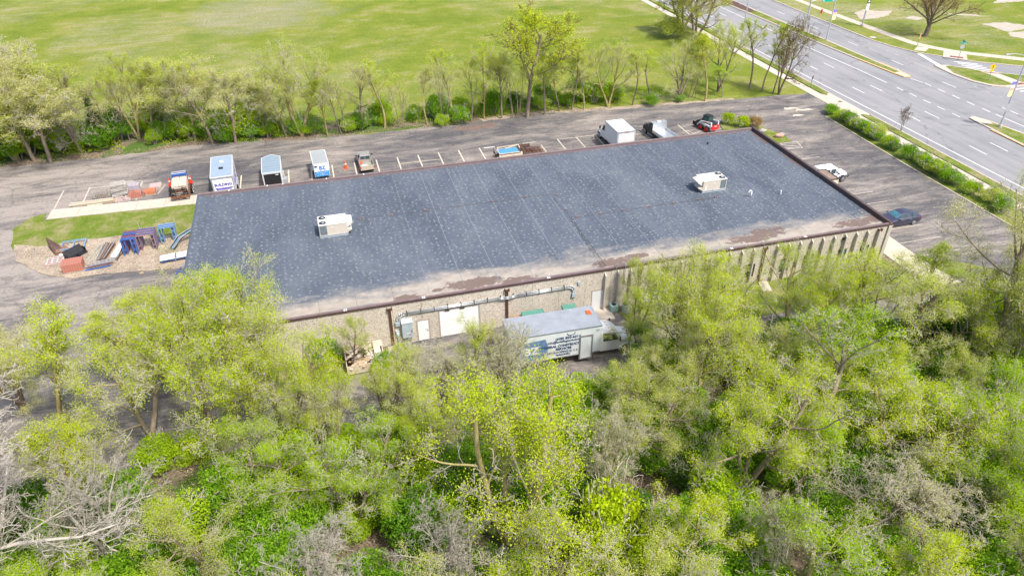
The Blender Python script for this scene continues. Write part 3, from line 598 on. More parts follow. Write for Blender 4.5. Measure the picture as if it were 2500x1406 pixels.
# entrance canopy on the east side
cn = thing('entrance_canopy', None, None); cn.parent = bld
part('fascia', mat('cream_fascia', (.62, .55, .42), .8, .08, 2), cn, lambda m: m.box(BX + .002, 69.2, 12.7, 15.25, 1.95, 2.6))
part('parapet', BROWN, cn, lambda m: (m.box(BX + .002, 69.25, 12.65, 12.77, 2.6, 2.7), m.box(BX + .002, 69.25, 15.2, 15.32, 2.6, 2.7), m.box(69.13, 69.25, 12.77, 15.2, 2.6, 2.7)))
part('gravel_roof', mat('brown_gravel', (.26, .19, .15), .95, .35, 7), cn, lambda m: m.box(BX + .002, 69.13, 12.77, 15.2, 2.6, 2.64))
for y in (12.85, 15.1): part('post', FR, cn, lambda m: m.box(68.95, 69.1, y - .07, y + .07, 0, 1.95))

# rooftop units
def rtu(x0, x1, y0, y1, fans_east, label):
    root = thing('rooftop_unit', label, 'air conditioner', (x0, y0, RZ), group='air conditioning units on the roof'); w, d_ = x1 - x0, y1 - y0; h = 1.32
    part('curb_frame', GREYM, root, lambda m: m.box(-.03, w + .03, -.03, d_ + .03, .003, .14))
    part('rail', GALV, root, lambda m: m.box(-.05, w + .05, -.05, d_ + .05, .14, .22))
    cx = (w - .78, w) if fans_east else (0, .78)
    part('cabinet', BEIGE, root, lambda m: m.box(0, w, 0, d_, .22, h - .04), bevel=.01)
    part('top_panel', BEIGET, root, lambda m: m.box(-.03, w + .03, -.03, d_ + .03, h - .04, h), bevel=.008)
    for yy in (.42, d_ - .42):
        c_ = ((cx[0] + cx[1]) / 2, yy); f = part('fan_grille', BLACK, root, lambda m: m.cyl((c_[0], c_[1], h), (c_[0], c_[1], h + .035), .33, n=20))
        part('hub', GALV, f, lambda m: (m.cyl((c_[0] + .05, c_[1], h + .035), (c_[0] + .05, c_[1], h + .06), .14, n=12)))
        part('guard_ring', BEIGET, f, lambda m: [m.bar((c_[0] + .36 * math.cos(a), c_[1] + .36 * math.sin(a), h + .02), (c_[0] + .36 * math.cos(a + PI / 8), c_[1] + .36 * math.sin(a + PI / 8), h + .02), .04) for a in [PI / 8 * q for q in range(16)]])
    part('coil_grille', mat('coil_fins', (.10, .12, .13), .6, .2, 20), root, lambda m: m.box(cx[0] + .07, cx[1] - .07, -.012, -.001, .28, h - .10))
    for k in range(9): part('grille_bar', GREYM, root, lambda m: m.box(cx[0] + .06, cx[1] - .06, -.02, -.013, .32 + k * .1, .332 + k * .1))
    sx = -1 if fans_east else 1; ex = 0 if fans_east else w
    hood = part('economizer_hood', BEIGET, root, lambda m: m.add([(ex, .15, h - .05), (ex, d_ - .25, h - .05), (ex + sx * .55, d_ - .25, h - .13), (ex + sx * .55, .15, h - .13), (ex + sx * .55, d_ - .25, h - .22), (ex + sx * .55, .15, h - .22), (ex, .15, h - .6), (ex, d_ - .25, h - .6)], [(0, 1, 2, 3), (3, 2, 4, 5), (0, 3, 5, 6), (1, 7, 4, 2), (5, 4, 7, 6)]))
    part('lower_hood', BEIGE, root, lambda m: m.add([(ex, .02, .62), (ex, d_ - .5, .62), (ex + sx * .42, d_ - .5, .50), (ex + sx * .42, .02, .50), (ex, .02, .24), (ex, d_ - .5, .24), (ex + sx * .1, .02, .24)], [(0, 1, 2, 3), (3, 2, 5, 4), (0, 3, 4)]))
    for q in (.34, .62): part('panel_seam', BEIGET, root, lambda m: m.box(w * q, w * q + .012, -.004, 0, .24, h - .06))
    part('label_plate', WHITE, root, lambda m: m.box(w * .10, w * .16, -.006, -.001, .3, .8)); part('warning_label', WHITE, root, lambda m: m.box(w * .45, w * .5, -.006, -.001, .95, 1.05))
    return root
rtu(11.92, 14.52, 12.9, 14.75, False, 'beige rooftop air conditioner on the left half of the roof, fans at left end')
rtu(51.15, 53.85, 11.35, 13.1, True, 'beige rooftop air conditioner on the right half of the roof, fans at right end')
# gas line from the unit
GP = mat('gas_pipe', (.13, .115, .12), .7, .3, 4)
zp = RZ + .12
gas = tag(part('gas_pipe', GP, None, lambda m: m.tube([Vector(p) for p in [(52.2, 11.2, zp + .25), (52.1, 10.6, zp), (52.0, 10.0, zp), (36.1, 10.0, zp)]], .018, 6)), 'thin brown gas pipe running across the roof membrane on small blocks', 'pipe')
part('branch', GP, gas, lambda m: (m.tube([Vector((36.1, 10, zp)), Vector((35.7, 15.4, zp)), Vector((14, 15.6, zp)), Vector((13.2, 14.8, zp + .2))], .016, 6)))
part('branch', BLACK, gas, lambda m: (m.tube([Vector((36.1, 10, zp)), Vector((35.9, .3, zp + .3))], .022, 6), m.tube([Vector((36.0, 8, zp)), Vector((35.75, .3, zp + .3))], .012, 6)))
for (x, y) in ((36.3, 15.1), (36.2, 11.7), (36.1, 9.2), (36.0, 6.9), (36.0, 5.9), (36.0, 3.2), (36.7, 10), (39.2, 10), (41.7, 10), (44.5, 10), (47.2, 10), (50, 10), (52, 9.95), (33, 15.5), (29.5, 15.5), (26, 15.5), (22.5, 15.5), (19, 15.5), (16, 15.5)):
    part('pipe_block', mat('pipe_block_rust', (.26, .18, .15), .8, .3, 9) if y > 9.5 else GALV, gas, lambda m: (m.box(x - .13, x - .04, y - .06, y + .06, RZ + .008, RZ + .16), m.box(x + .04, x + .13, y - .06, y + .06, RZ + .008, RZ + .16)))
v = tag(part('vent_pipe', WHITE, None, lambda m: m.tube([Vector((55.55, 9.15, RZ)), Vector((55.55, 9.15, RZ + .62)), Vector((55.5, 9.15, RZ + .74)), Vector((55.38, 9.15, RZ + .78)), Vector((55.26, 9.15, RZ + .72)), Vector((55.22, 9.15, RZ + .55))], .075, 8), smooth=True), 'hooked white vent pipe on the roof right of the air conditioner', 'vent pipe')
tag(part('vent_pipe', WHITE, None, lambda m: m.cyl((58.9, 8.9, RZ), (58.9, 8.9, RZ + .42), .08, n=10)), 'short straight white vent pipe on the roof, further right', 'vent pipe')
tag(part('vent_pipe', BLACK, None, lambda m: (m.cyl((57.9, 22.8, RZ), (57.9, 22.8, RZ + .2), .10, n=10),)), 'small dark vent stub near the back right corner of the roof', 'vent pipe')
for x in (37.6,): tag(part('overflow_pipe', GALV, None, lambda m: m.tube([Vector((x, -.12, 2.6)), Vector((x, -.12, 4.6)), Vector((x - .1, -.05, 4.75)), Vector((x - .25, .15, 4.75))], .04, 6)), 'grey hooked pipe rising over the roof edge beside the wall ribs', 'pipe')
tag(part('overflow_pipe', GALV, None, lambda m: (m.cyl((36.75, -.12, 3.0), (36.75, -.12, 4.62), .018, n=6), m.cyl((36.75, -.12, 4.62), (36.75, -.12, 4.78), .05, n=8))), 'thin conduit with a cap standing just left of the hooked pipe', 'pipe')
def strokes(parent, m_, o, L, h, n, ax, seed):   # lettering too small to read in the photo, kept as letter-sized strokes
    q = random.Random(seed); M_ = MB(); w = L / n
    for i in range(n):
        if q.random() < .12: continue
        a = i * w; t = w * .22
        for dx, dz, ww, hh in ((.1, 0, t, h), (.62, 0, t, h)) if q.random() < .5 else ((.1, 0, t, h), (.35, h * .38, w * .6, h * .22), (.35, -h * .38, w * .6, h * .22)):
            c = a + w * dx
            if ax == 'x': M_.box(o[0] + c, o[0] + c + ww, o[1] - .004, o[1] + .004, o[2] + dz - hh / 2, o[2] + dz + hh / 2)
            else: M_.box(o[0] - .004, o[0] + .004, -(o[1] + c + ww), -(o[1] + c), o[2] + dz - hh / 2, o[2] + dz + hh / 2)
    return M_.build('lettering', m_, parent)
# ================================================================== VEHICLES (local x forward, y left)
RIM = mat('wheel_rim', (.50, .51, .52), .35, .1, 6, .6); LAMPR = mat('red_lens', (.5, .02, .02), .3, .1, 5); LAMPW = mat('clear_lens', (.7, .72, .72), .2, .05, 5)
def wheel(root, x, y, r=.36, w=.24, rim=None, z=None):
    z = r if z is None else z; s = 1 if y > 0 else -1
    t = part('wheel', TYRE, root, lambda m: m.loft([[Vector((x + math.cos(a) * q, y + yy, z + math.sin(a) * q)) for a in [2 * PI * i / 18 for i in range(18)]] for yy, q in ((-w / 2, r * .9), (-w / 2 + .03, r), (w / 2 - .03, r), (w / 2, r * .9))]))
    rr = part('rim', rim or RIM, t, lambda m: (m.cyl((x, y + s * (w / 2 - .01), z), (x, y + s * (w / 2 + .015), z), r * .30, n=10), [m.bar((x + math.cos(a) * r * .15, y + s * (w / 2 + .005), z + math.sin(a) * r * .15), (x + math.cos(a) * r * .62, y + s * (w / 2 + .005), z + math.sin(a) * r * .62), .07, .03) for a in [2 * PI * i / 5 + .3 for i in range(5)]], [m.bar((x + math.cos(a) * r * .64, y + s * (w / 2 + .005), z + math.sin(a) * r * .64), (x + math.cos(a + PI / 6) * r * .64, y + s * (w / 2 + .005), z + math.sin(a + PI / 6) * r * .64), .05, .04) for a in [PI / 6 * i for i in range(12)]]))
    return t
def body_rings(st):
    """stations: x, half width, z bottom, z belt, z top, half width at top"""
    out = []
    for x, w, zb, zs, zt, wt in st:
        h = [(w * .94, zb), (w, zb + (zs - zb) * .35), (w * .99, zs - .06), (w * .95, zs), (wt, zt - .05 if zt > zs + .1 else zt - .012), (wt * .85, zt)]
        out.append([Vector((x, y, z)) for y, z in h] + [Vector((x, -y, z)) for y, z in reversed(h)])
    return out
def glass_quad(root, name, pts, m=None, off=.012):
    a, b, c = [Vector(p) for p in pts[:3]]; n = (b - a).cross(c - a).normalized() * off
    cen = sum((Vector(p) for p in pts), Vector()) / len(pts)
    if n.dot(cen - Vector((0, 0, .9))) < 0: n = -n
    q = [Vector(p) + n for p in pts]; base = [Vector(p) - n * .6 for p in pts]; k = len(q)
    return part(name, m or GLASS, root, lambda mm: mm.add(q + base, [tuple(range(k)), tuple(range(2 * k - 1, k - 1, -1))] + [(i, (i + 1) % k, (i + 1) % k + k, i + k) for i in range(k)]))

# --- grey sedan facing west beside the building
CAR = mat('sedan_grey_paint', (.085, .085, .125), .28, .05, 1, .5)
sd_ = thing('parked_sedan', 'dark grey four-door sedan parked at the right front corner of the building', 'car', (72.35, 6.12, .012), PI)
st = [(2.42, .62, .38, .56, .58, .55), (2.32, .80, .26, .66, .70, .62), (1.9, .88, .20, .76, .80, .68), (1.0, .91, .18, .86, .92, .70), (.85, .91, .18, .88, .95, .68), (.15, .915, .18, .90, 1.40, .58), (-.35, .915, .18, .91, 1.46, .57), (-1.0, .915, .18, .93, 1.42, .57), (-1.72, .91, .2, .95, 1.06, .66), (-2.0, .90, .24, .95, 1.0, .66), (-2.36, .82, .34, .90, .94, .6), (-2.44, .70, .45, .72, .74, .55)]
part('body', CAR, sd_, lambda m: m.loft(body_rings(st)), smooth=False, bevel=.03)
glass_quad(sd_, 'windshield', [(.80, .66, .98), (.20, .56, 1.37), (.20, -.56, 1.37), (.80, -.66, .98)], GLASSB)
glass_quad(sd_, 'rear_window', [(-1.62, .62, 1.09), (-1.08, .54, 1.38), (-1.08, -.54, 1.38), (-1.62, -.62, 1.09)], GLASSB)
for s in (1, -1):
    for nm, q in (('side_window', [(.66, .80, .96), (-.22, .83, .98), (-.22, .63, 1.37), (.10, .63, 1.36)]), ('side_window', [(-.28, .83, .98), (-1.05, .83, .99), (-1.0, .63, 1.36), (-.28, .63, 1.38)]), ('side_window', [(-1.10, .83, 1.0), (-1.48, .80, 1.03), (-1.2, .66, 1.26), (-1.06, .64, 1.34)])): glass_quad(sd_, nm, [(x, y * s, z) for x, y, z in q])
    for xx in (1.45, -1.42): wheel(sd_, xx, s * .80, .33, .22)
    part('mirror', CAR, sd_, lambda m: m.obox((.62, s * 1.0, .98), (.12, .2, .12)), bevel=.02)
    part('tail_lamp', LAMPR, sd_, lambda m: m.obox((-2.36, s * .68, .80), (.12, .3, .14))); part('headlight', LAMPW, sd_, lambda m: m.obox((2.28, s * .62, .62), (.16, .28, .10)))
    for xx in (.5, -.55): part('door_handle', ALU, sd_, lambda m: m.box(xx - .35, xx - .22, s * .915 - .015, s * .915 + .015, .82, .85))
    part('trim', ALU, sd_, lambda m: m.bar((.7, s * .86, .965), (-1.55, s * .87, 1.01), .02, .02))
# --- white short off-road car facing east
jp = thing('parked_offroad_car', 'white boxy two-door off-roader parked nose out beside the entrance canopy', 'car', (71.75, 17.25, .012), 0)
JW = mat('offroad_white_paint', (.78, .79, .81), .3, .03, 1)
part('body', JW, jp, lambda m: (m.box(-1.95, .75, -.75, .75, .55, 1.12), m.loft([[Vector((x, y, z)) for y, z in ((w, .6), (w, .98 - d), (w * .8, 1.08 - d), (-w * .8, 1.08 - d), (-w, .98 - d), (-w, .6))] for x, w, d in ((.75, .70, 0), (1.3, .64, .0), (1.85, .56, .05), (1.92, .54, .09))])), bevel=.03)
part('hardtop', JW, jp, lambda m: (m.box(-1.97, .28, -.66, .66, 1.70, 1.84), m.box(-1.97, -1.85, -.7, .7, 1.12, 1.70), m.box(-.62, -.5, -.70, -.64, 1.12, 1.70), m.box(-.62, -.5, .64, .70, 1.12, 1.70), m.box(.16, .26, -.68, -.62, 1.12, 1.7), m.box(.16, .26, .62, .68, 1.12, 1.7)), bevel=.02)
for yy in (-.45, -.15, .15, .45): part('roof_rib', JW, jp, lambda m: m.box(-1.9, .2, yy - .03, yy + .03, 1.84, 1.855))
part('windshield', GLASSB, jp, lambda m: m.obox((.42, 0, 1.40), (.04, 1.3, .66), (0, R(-22), 0))); part('windshield_frame', JW, jp, lambda m: (m.bar((.57, .68, 1.08), (.28, .66, 1.74), .06), m.bar((.57, -.68, 1.08), (.28, -.66, 1.74), .06), m.bar((.28, -.66, 1.74), (.28, .66, 1.74), .06)))
for s in (1, -1):
    part('side_window', GLASS, jp, lambda m: m.box(-.48, .16, s * .665 - .01, s * .665 + .01, 1.14, 1.68)); part('side_window', GLASS, jp, lambda m: m.box(-1.83, -.64, s * .675 - .01, s * .675 + .01, 1.16, 1.66))
    part('fender', JW, jp, lambda m: (m.obox((1.25, s * .80, .98), (.72, .30, .05)), m.obox((1.68, s * .80, .86), (.05, .30, .26), (0, R(-25), 0)), m.obox((.82, s * .80, .86), (.05, .3, .28), (0, R(28), 0))), bevel=.02)
    part('fender', JW, jp, lambda m: (m.obox((-1.25, s * .80, .98), (.8, .30, .05)),), bevel=.02)
    wheel(jp, 1.25, s * .80, .41, .26); wheel(jp, -1.25, s * .80, .41, .26)
    part('mirror', BLACK, jp, lambda m: m.obox((.52, s * .88, 1.18), (.1, .2, .18))); part('headlight', LAMPW, jp, lambda m: m.cyl((1.9, s * .38, .82), (1.95, s * .38, .82), .10, n=12)); part('tail_lamp', LAMPR, jp, lambda m: m.box(-2.0, -1.951, s * .66 - .06, s * .66 + .06, .85, 1.05))
    for xx in (1.0, 1.3): part('hood_latch', BLACK, jp, lambda m: m.box(xx, xx + .06, s * .4 - .03, s * .4 + .03, 1.07, 1.10))
part('bumper', BLACK, jp, lambda m: m.box(1.93, 2.1, -.78, .78, .5, .68)); part('grille', BLACK, jp, lambda m: m.box(1.921, 1.935, -.26, .26, .68, .95))
part('spare_wheel', TYRE, jp, lambda m: m.cyl((-2.2, 0, 1.0), (-1.96, 0, 1.0), .38, n=16))

# --- box trucks
def box_truck(name, label, loc, rz, L, Wd, zb, zt, paint, roofm, front=1.0, cat='truck'):
    root = thing(name, label, cat, loc, rz); h = Wd / 2
    part('cargo_box', paint, root, lambda m: m.box(-L, 0, -h, h, zb, zt - .04), bevel=.02)
    part('box_roof', roofm, root, lambda m: m.box(-L + .03, -.03, -h + .05, h - .05, zt - .04, zt))
    part('roof_rail', ALU, root, lambda m: (m.box(-L - .01, .01, -h - .02, -h + .05, zt - .10, zt + .02), m.box(-L - .01, .01, h - .05, h + .02, zt - .10, zt + .02), m.box(-L - .02, -L + .05, -h, h, zt - .10, zt + .015), m.box(-.05, .02, -h, h, zt - .10, zt + .015)))
    part('bottom_rail', ALU, root, lambda m: (m.box(-L - .01, .01, -h - .015, -h + .03, zb - .06, zb + .06), m.box(-L - .01, .01, h - .03, h + .015, zb - .06, zb + .06)))
    part('chassis', BLACK, root, lambda m: (m.box(-L + .1, 1.9 * front, -.45, -.3, .6, .82), m.box(-L + .1, 1.9 * front, .3, .45, .6, .82), m.box(-L + .1, -.05, -h + .1, h - .1, zb - .16, zb - .04)))
    f = front
    part('cab', WHITE, root, lambda m: m.loft([[Vector((x, y, z)) for y, z in ((w, .55), (w, zs), (wt, ztp - .1), (wt * .85, ztp), (-wt * .85, ztp), (-wt, ztp - .1), (-w, zs), (-w, .55))] for x, w, zs, ztp, wt in ((.12, 1.0, 1.55, 2.45, .88), (1.0 * f, 1.0, 1.55, 2.45, .86), (1.35 * f, 1.0, 1.5, 2.25, .84), (1.85 * f, .98, 1.42, 1.62, .82), (2.6 * f, .92, 1.28, 1.38, .78), (2.95 * f, .84, 1.0, 1.16, .7))]), bevel=.04)
    glass_quad(root, 'windshield', [(1.80 * f, .80, 1.62), (1.36 * f, .76, 2.18), (1.36 * f, -.76, 2.18), (1.80 * f, -.80, 1.62)])
    for s in (1, -1):
        part('side_window', GLASS, root, lambda m: m.add([(.35, s * 1.0, 1.58), (1.55 * f, s * 1.0, 1.55), (1.25 * f, s * .90, 2.22), (.35, s * .90, 2.28), (.35, s * .96, 1.58), (1.55 * f, s * .96, 1.55), (1.25 * f, s * .86, 2.22), (.35, s * .86, 2.28)], [(0, 1, 2, 3), (7, 6, 5, 4), (0, 4, 5, 1), (2, 6, 7, 3)]))
        part('mirror', BLACK, root, lambda m: (m.obox((1.55 * f, s * 1.28, 1.85), (.08, .2, .38)), m.bar((1.5 * f, s * .95, 1.6), (1.55 * f, s * 1.25, 1.7), .03)))
        part('headlight', LAMPW, root, lambda m: m.obox((2.92 * f, s * .62, .92), (.12, .3, .2)))
        part('fender', WHITE, root, lambda m: m.loft([[Vector((2.15 * f + math.cos(a) * q, s * .98 + yy, .5 + math.sin(a) * q)) for a in [PI * i / 8 for i in range(9)]] for yy, q in ((-.12 * s, .62), (.14 * s, .60), (.14 * s, .54))], close=False))
        wheel(root, 2.15 * f, s * .92, .44, .26); wheel(root, -L * .62, s * .88, .46, .48)
    part('bumper', BLACK, root, lambda m: m.box(2.95 * f, 3.1 * f, -.95, .95, .5, .78))
    for yy in (-.8, -.4, 0, .4, .8): part('marker_lamp', mat('amber_lens', (.7, .3, .02), .4, .1, 5), root, lambda m: m.box(.9, 1.0, yy - .04, yy + .04, 2.45, 2.49))
    return root
LT = mat('lettering_navy', (.02, .05, .14), .6, .1, 5); LB = mat('lettering_blue', (.02, .12, .42), .5, .1, 5)
tk = box_truck('box_truck', 'weathered white box truck with general construction lettering parked behind the building', (32.95, -5.25, .012), R(-1.5), 7.6, 2.72, 1.02, 3.62, WHITED, mat('grey_truck_roof', (.28, .30, .33), .6, .12, 1.2), 1.1)
zy = -1.36 - .012
part('side_door', WHITED, tk, lambda m: m.box(-1.75, -.85, zy - .015, zy + .005, .55, 2.75)); part('door_frame', mat('door_frame_grey', (.20, .19, .20), .6, .2, 4), tk, lambda m: (m.box(-1.87, -1.75, zy - .05, zy, .45, 2.87), m.box(-.85, -.73, zy - .05, zy, .45, 2.87), m.box(-1.75, -.85, zy - .05, zy, 2.75, 2.87), m.box(-1.75, -.85, zy - .05, zy, .45, .55)))
part('roof_light', mat('orange_lens', (.75, .12, .02), .4, .1, 5), tk, lambda m: m.box(-.75, -.35, .25, .75, 3.62, 3.70), bevel=.02)
part('side_marker', GREYM, tk, lambda m: m.box(-.45, -.2, zy - .03, zy, 3.15, 3.35))
part('wrap_graphic', mat('blue_swoosh_graphic', (.13, .22, .38), .5, .3, 3), tk, lambda m: m.add([(-7.58, zy, 1.1), (-4.9, zy, 1.1), (-4.55, zy, 1.7), (-4.5, zy, 2.35), (-4.75, zy, 3.1), (-7.58, zy, 2.9)], [(0, 1, 2, 3, 4, 5)]))
rx = (PI / 2, 0, 0)
text_obj('BZ', 1.0, WHITE, tk, (-5.9, zy - .01, 2.05), rx, bold=.03)
part('emblem', LT, tk, lambda m: (m.tube([Vector((-2.95, zy - .01, 3.35)), Vector((-2.85, zy - .01, 3.18)), Vector((-2.6, zy - .01, 3.12)), Vector((-2.35, zy - .01, 3.2)), Vector((-2.28, zy - .01, 3.4))], .025, 5),))
text_obj('(608) 850-6014', .34, LT, tk, (-2.85, zy - .008, 2.92), rx, bold=.008)
text_obj('info@buildingzsolutions.com', .29, LT, tk, (-2.85, zy - .008, 2.62), rx, bold=.006)
text_obj('GENERAL CONSTRUCTION', .33, LT, tk, (-3.2, zy - .008, 2.2), rx, bold=.012, sx=.92); text_obj('SERVICES', .33, LT, tk, (-3.2, zy - .008, 1.87), rx, bold=.012)
text_obj('WATERPROOFING,', .27, LT, tk, (-3.9, zy - .008, 1.55), rx, bold=.006); strokes(tk, LT, (-2.72, zy - .008, 1.55), .85, .18, 7, 'x', 9); text_obj('MASONRY', .27, LT, tk, (-3.2, zy - .008, 1.27), rx, bold=.006)

t2 = box_truck('box_truck', 'clean white box truck parked in a stall behind the building, rear door towards it', (50.85, 34.9, .012), R(91), 4.1, 2.45, .95, 3.25, WHITE, mat('white_truck_roof', (.82, .81, .79), .5, .03, 1), .95)
part('roll_door', WHITE, t2, lambda m: m.box(-4.13, -4.09, -1.1, 1.1, 1.0, 3.05)); part('rear_frame', mat('grey_seal', (.25, .25, .25), .7, .1, 3), t2, lambda m: (m.box(-4.14, -4.10, -1.14, -1.10, .95, 3.1), m.box(-4.14, -4.10, 1.10, 1.14, .95, 3.1), m.box(-4.14, -4.10, -1.14, 1.14, 3.05, 3.09)))
for yy in (-.2, 0, .2): part('marker_lamp', LAMPR, t2, lambda m: m.box(-4.15, -4.12, yy - .05, yy + .05, 3.13, 3.17))

# --- dark dump-body truck facing north
DK = mat('black_green_paint', (.025, .03, .028), .35, .2, 2)
dt = thing('dump_truck', 'black cab dump truck with open silver metal bed beside the white box truck', 'truck', (57.55, 34.9, .012), R(96))
part('cab', DK, dt, lambda m: m.loft([[Vector((x, y, z)) for y, z in ((w, .5), (w, zs), (wt, zt - .08), (wt * .85, zt), (-wt * .85, zt), (-wt, zt - .08), (-w, zs), (-w, .5))] for x, w, zs, zt, wt in ((.15, .98, 1.3, 1.95, .82), (1.0, .98, 1.3, 1.98, .80), (1.5, .97, 1.25, 1.4, .8), (2.5, .92, 1.15, 1.25, .75), (2.75, .86, .9, 1.0, .7))]), bevel=.04)
glass_quad(dt, 'windshield', [(1.45, .76, 1.42), (1.03, .70, 1.9), (1.03, -.70, 1.9), (1.45, -.76, 1.42)])
for s in (1, -1):
    part('side_window', GLASS, dt, lambda m: m.box(.3, 1.1, s * .93 - .02, s * .93 + .02, 1.32, 1.8)); part('running_board', ALU, dt, lambda m: m.box(-.1, 1.2, s * 1.0 - .06, s * 1.0 + .06, .38, .45))
    wheel(dt, 1.95, s * .88, .42, .26); wheel(dt, -2.0, s * .80, .42, .42); part('mirror', BLACK, dt, lambda m: m.obox((1.3, s * 1.15, 1.5), (.08, .18, .28)))
part('chassis', BLACK, dt, lambda m: m.box(-3.2, .3, -.4, .4, .5, .85))
part('dump_bed', ALU, dt, lambda m: (m.box(-3.4, -.05, -1.08, 1.08, .9, 1.0), m.box(-3.4, -.05, -1.08, -1.02, 1.0, 1.32), m.box(-3.4, -.05, 1.02, 1.08, 1.0, 1.32), m.box(-3.42, -3.36, -1.08, 1.08, 1.0, 1.32), m.box(-.12, -.05, -1.08, 1.08, 1.0, 2.15), m.box(-.12, .55, -1.08, 1.08, 2.15, 2.2)))
part('window_screen', GREYM, dt, lambda m: m.box(-.14, -.125, -.45, .45, 1.55, 1.85))
for x in (-2.8, -2.2, -1.6, -1.0, -.5):
    for s in (1, -1): part('bed_stake', ALU, dt, lambda m: m.box(x - .04, x + .04, s * 1.1 - .03, s * 1.1 + .03, .95, 1.3))
part('beacon', WHITE, dt, lambda m: m.box(.1, .4, -.25, .25, 2.2, 2.3))
# --- pickup facing north with load
pk = thing('pickup_truck', 'small silver pickup truck with tools in its open bed, parked nose away', 'truck', (18.2, 36.9, .012), R(92))
PKP = mat('pickup_silver_paint', (.42, .39, .35), .35, .1, 1.5, .4)
part('body', PKP, pk, lambda m: (m.loft(body_rings([(2.45, .72, .4, .85, .88, .6), (2.3, .82, .35, .95, .98, .7), (1.2, .86, .3, 1.02, 1.06, .72), (.95, .87, .3, 1.04, 1.12, .70), (.45, .87, .3, 1.05, 1.6, .62), (-.35, .87, .3, 1.05, 1.62, .62), (-.5, .87, .3, 1.05, 1.58, .6)])), m.box(-2.35, -.5, -.86, .86, .45, .62), m.box(-2.35, -.5, -.86, -.78, .62, 1.05), m.box(-2.35, -.5, .78, .86, .62, 1.05)), bevel=.025)
part('tailgate', mat('tan_tailgate', (.50, .42, .32), .5, .1, 2), pk, lambda m: m.box(-2.42, -2.35, -.84, .84, .5, 1.06)); glass_quad(pk, 'windshield', [(.92, .68, 1.14), (.50, .60, 1.54), (.50, -.60, 1.54), (.92, -.68, 1.14)])
part('rear_window', GLASS, pk, lambda m: (m.box(-.53, -.505, -.58, -.03, 1.12, 1.5), m.box(-.53, -.505, .03, .58, 1.12, 1.5)))
for s in (1, -1):
    part('side_window', GLASS, pk, lambda m: m.add([(.75, s * .84, 1.1), (-.35, s * .84, 1.1), (-.35, s * .67, 1.5), (.42, s * .67, 1.5), (.75, s * .8, 1.1), (-.35, s * .8, 1.1), (-.35, s * .62, 1.5), (.42, s * .62, 1.5)], [(0, 1, 2, 3), (7, 6, 5, 4), (0, 3, 7, 4)]))
    wheel(pk, 1.6, s * .76, .34, .22); wheel(pk, -1.5, s * .76, .34, .22); part('mirror', BLACK, pk, lambda m: m.obox((.75, s * 1.0, 1.15), (.1, .2, .15))); part('tail_lamp', LAMPR, pk, lambda m: m.box(-2.43, -2.36, s * .80 - .05, s * .80 + .05, .7, 1.0))
def dressed(name, m_, label, cat, loc, fn, rz=0, **k):
    o = part(name, m_, None, fn, **k); o.location = loc; o.rotation_euler = (0, 0, rz); return tag(o, label, cat)
PB = (18.2, 35.9, .64)
dressed('tool_bag', mat('orange_red_fabric', (.6, .12, .06), .8, .1, 4), 'red and orange tool bag at the left side of the pickup bed', 'bag', (17.6, 35.9, .64), lambda m: m.obox((0, .1, .15), (.3, .7, .3)), bevel=.04)
dressed('tool_bag', mat('green_cloth', (.0, .35, .10), .8, .1, 4), 'green bag in the corner of the pickup bed by the tailgate', 'bag', (18.8, 35.0, .64), lambda m: m.obox((0, 0, .15), (.3, .4, .3)), bevel=.05)
dressed('bucket', WHITE, 'white bucket lying in the pickup bed', 'bucket', (18.1, 34.9, .64), lambda m: m.cyl((0, 0, 0), (.1, 0, .35), .14, .17, 12))
dressed('plastic_sheet', mat('pale_plastic_sheet', (.6, .62, .64), .5, .1, 4), 'crumpled pale plastic sheet in the pickup bed', 'sheet', (17.9, 35.3, .64), lambda m: m.obox((0, 0, .06), (.6, .7, .12), (0, .1, .3)), bevel=.04)

# --- skid steer loader
sk = thing('skid_steer_loader', 'white and red compact skid steer loader with red hubs at the back roof corner', 'loader', (65.3, 35.6, .012), R(106))
part('frame', WHITE, sk, lambda m: (m.box(-1.35, 1.0, -.55, .55, .35, 1.0), m.box(-1.2, .9, -.72, -.55, .75, .95), m.box(-1.2, .9, .55, .72, .75, .95)), bevel=.02)
part('engine_cover', BLACK, sk, lambda m: m.add([(-1.35, -.5, 1.0), (-.35, -.5, 1.0), (-.35, .5, 1.0), (-1.35, .5, 1.0), (-1.3, -.45, 1.12), (-.35, -.45, 1.45), (-.35, .45, 1.45), (-1.3, .45, 1.12)], [(4, 5, 6, 7), (0, 1, 5, 4), (2, 3, 7, 6), (3, 0, 4, 7), (1, 2, 6, 5)]))
part('tailgate', mat('loader_red', (.72, .03, .03), .4, .05, 3), sk, lambda m: (m.box(-1.46, -1.36, -.62, .62, .45, 1.1), m.box(-1.49, -1.46, -.45, -.3, .5, 1.0), m.box(-1.49, -1.46, .3, .45, .5, 1.0)), bevel=.015); part('label', WHITE, sk, lambda m: m.box(-1.47, -1.461, -.2, .2, .9, 1.0))
part('cab', BLACK, sk, lambda m: (m.box(-.4, .65, -.46, .46, 1.95, 2.06), [m.box(x, x + .07, y, y + .07, 1.0, 1.95) for x in (-.4, .58) for y in (-.46, .39)]), bevel=.02)
part('cab_glass', mat('green_tint_glass', (.04, .09, .08), .1, .1, 2), sk, lambda m: (m.box(-.33, .58, -.44, -.42, 1.02, 1.95), m.box(-.33, .58, .42, .44, 1.02, 1.95), m.box(.60, .63, -.39, .39, 1.02, 1.95), m.box(-.38, -.36, -.39, .39, 1.02, 1.95)))
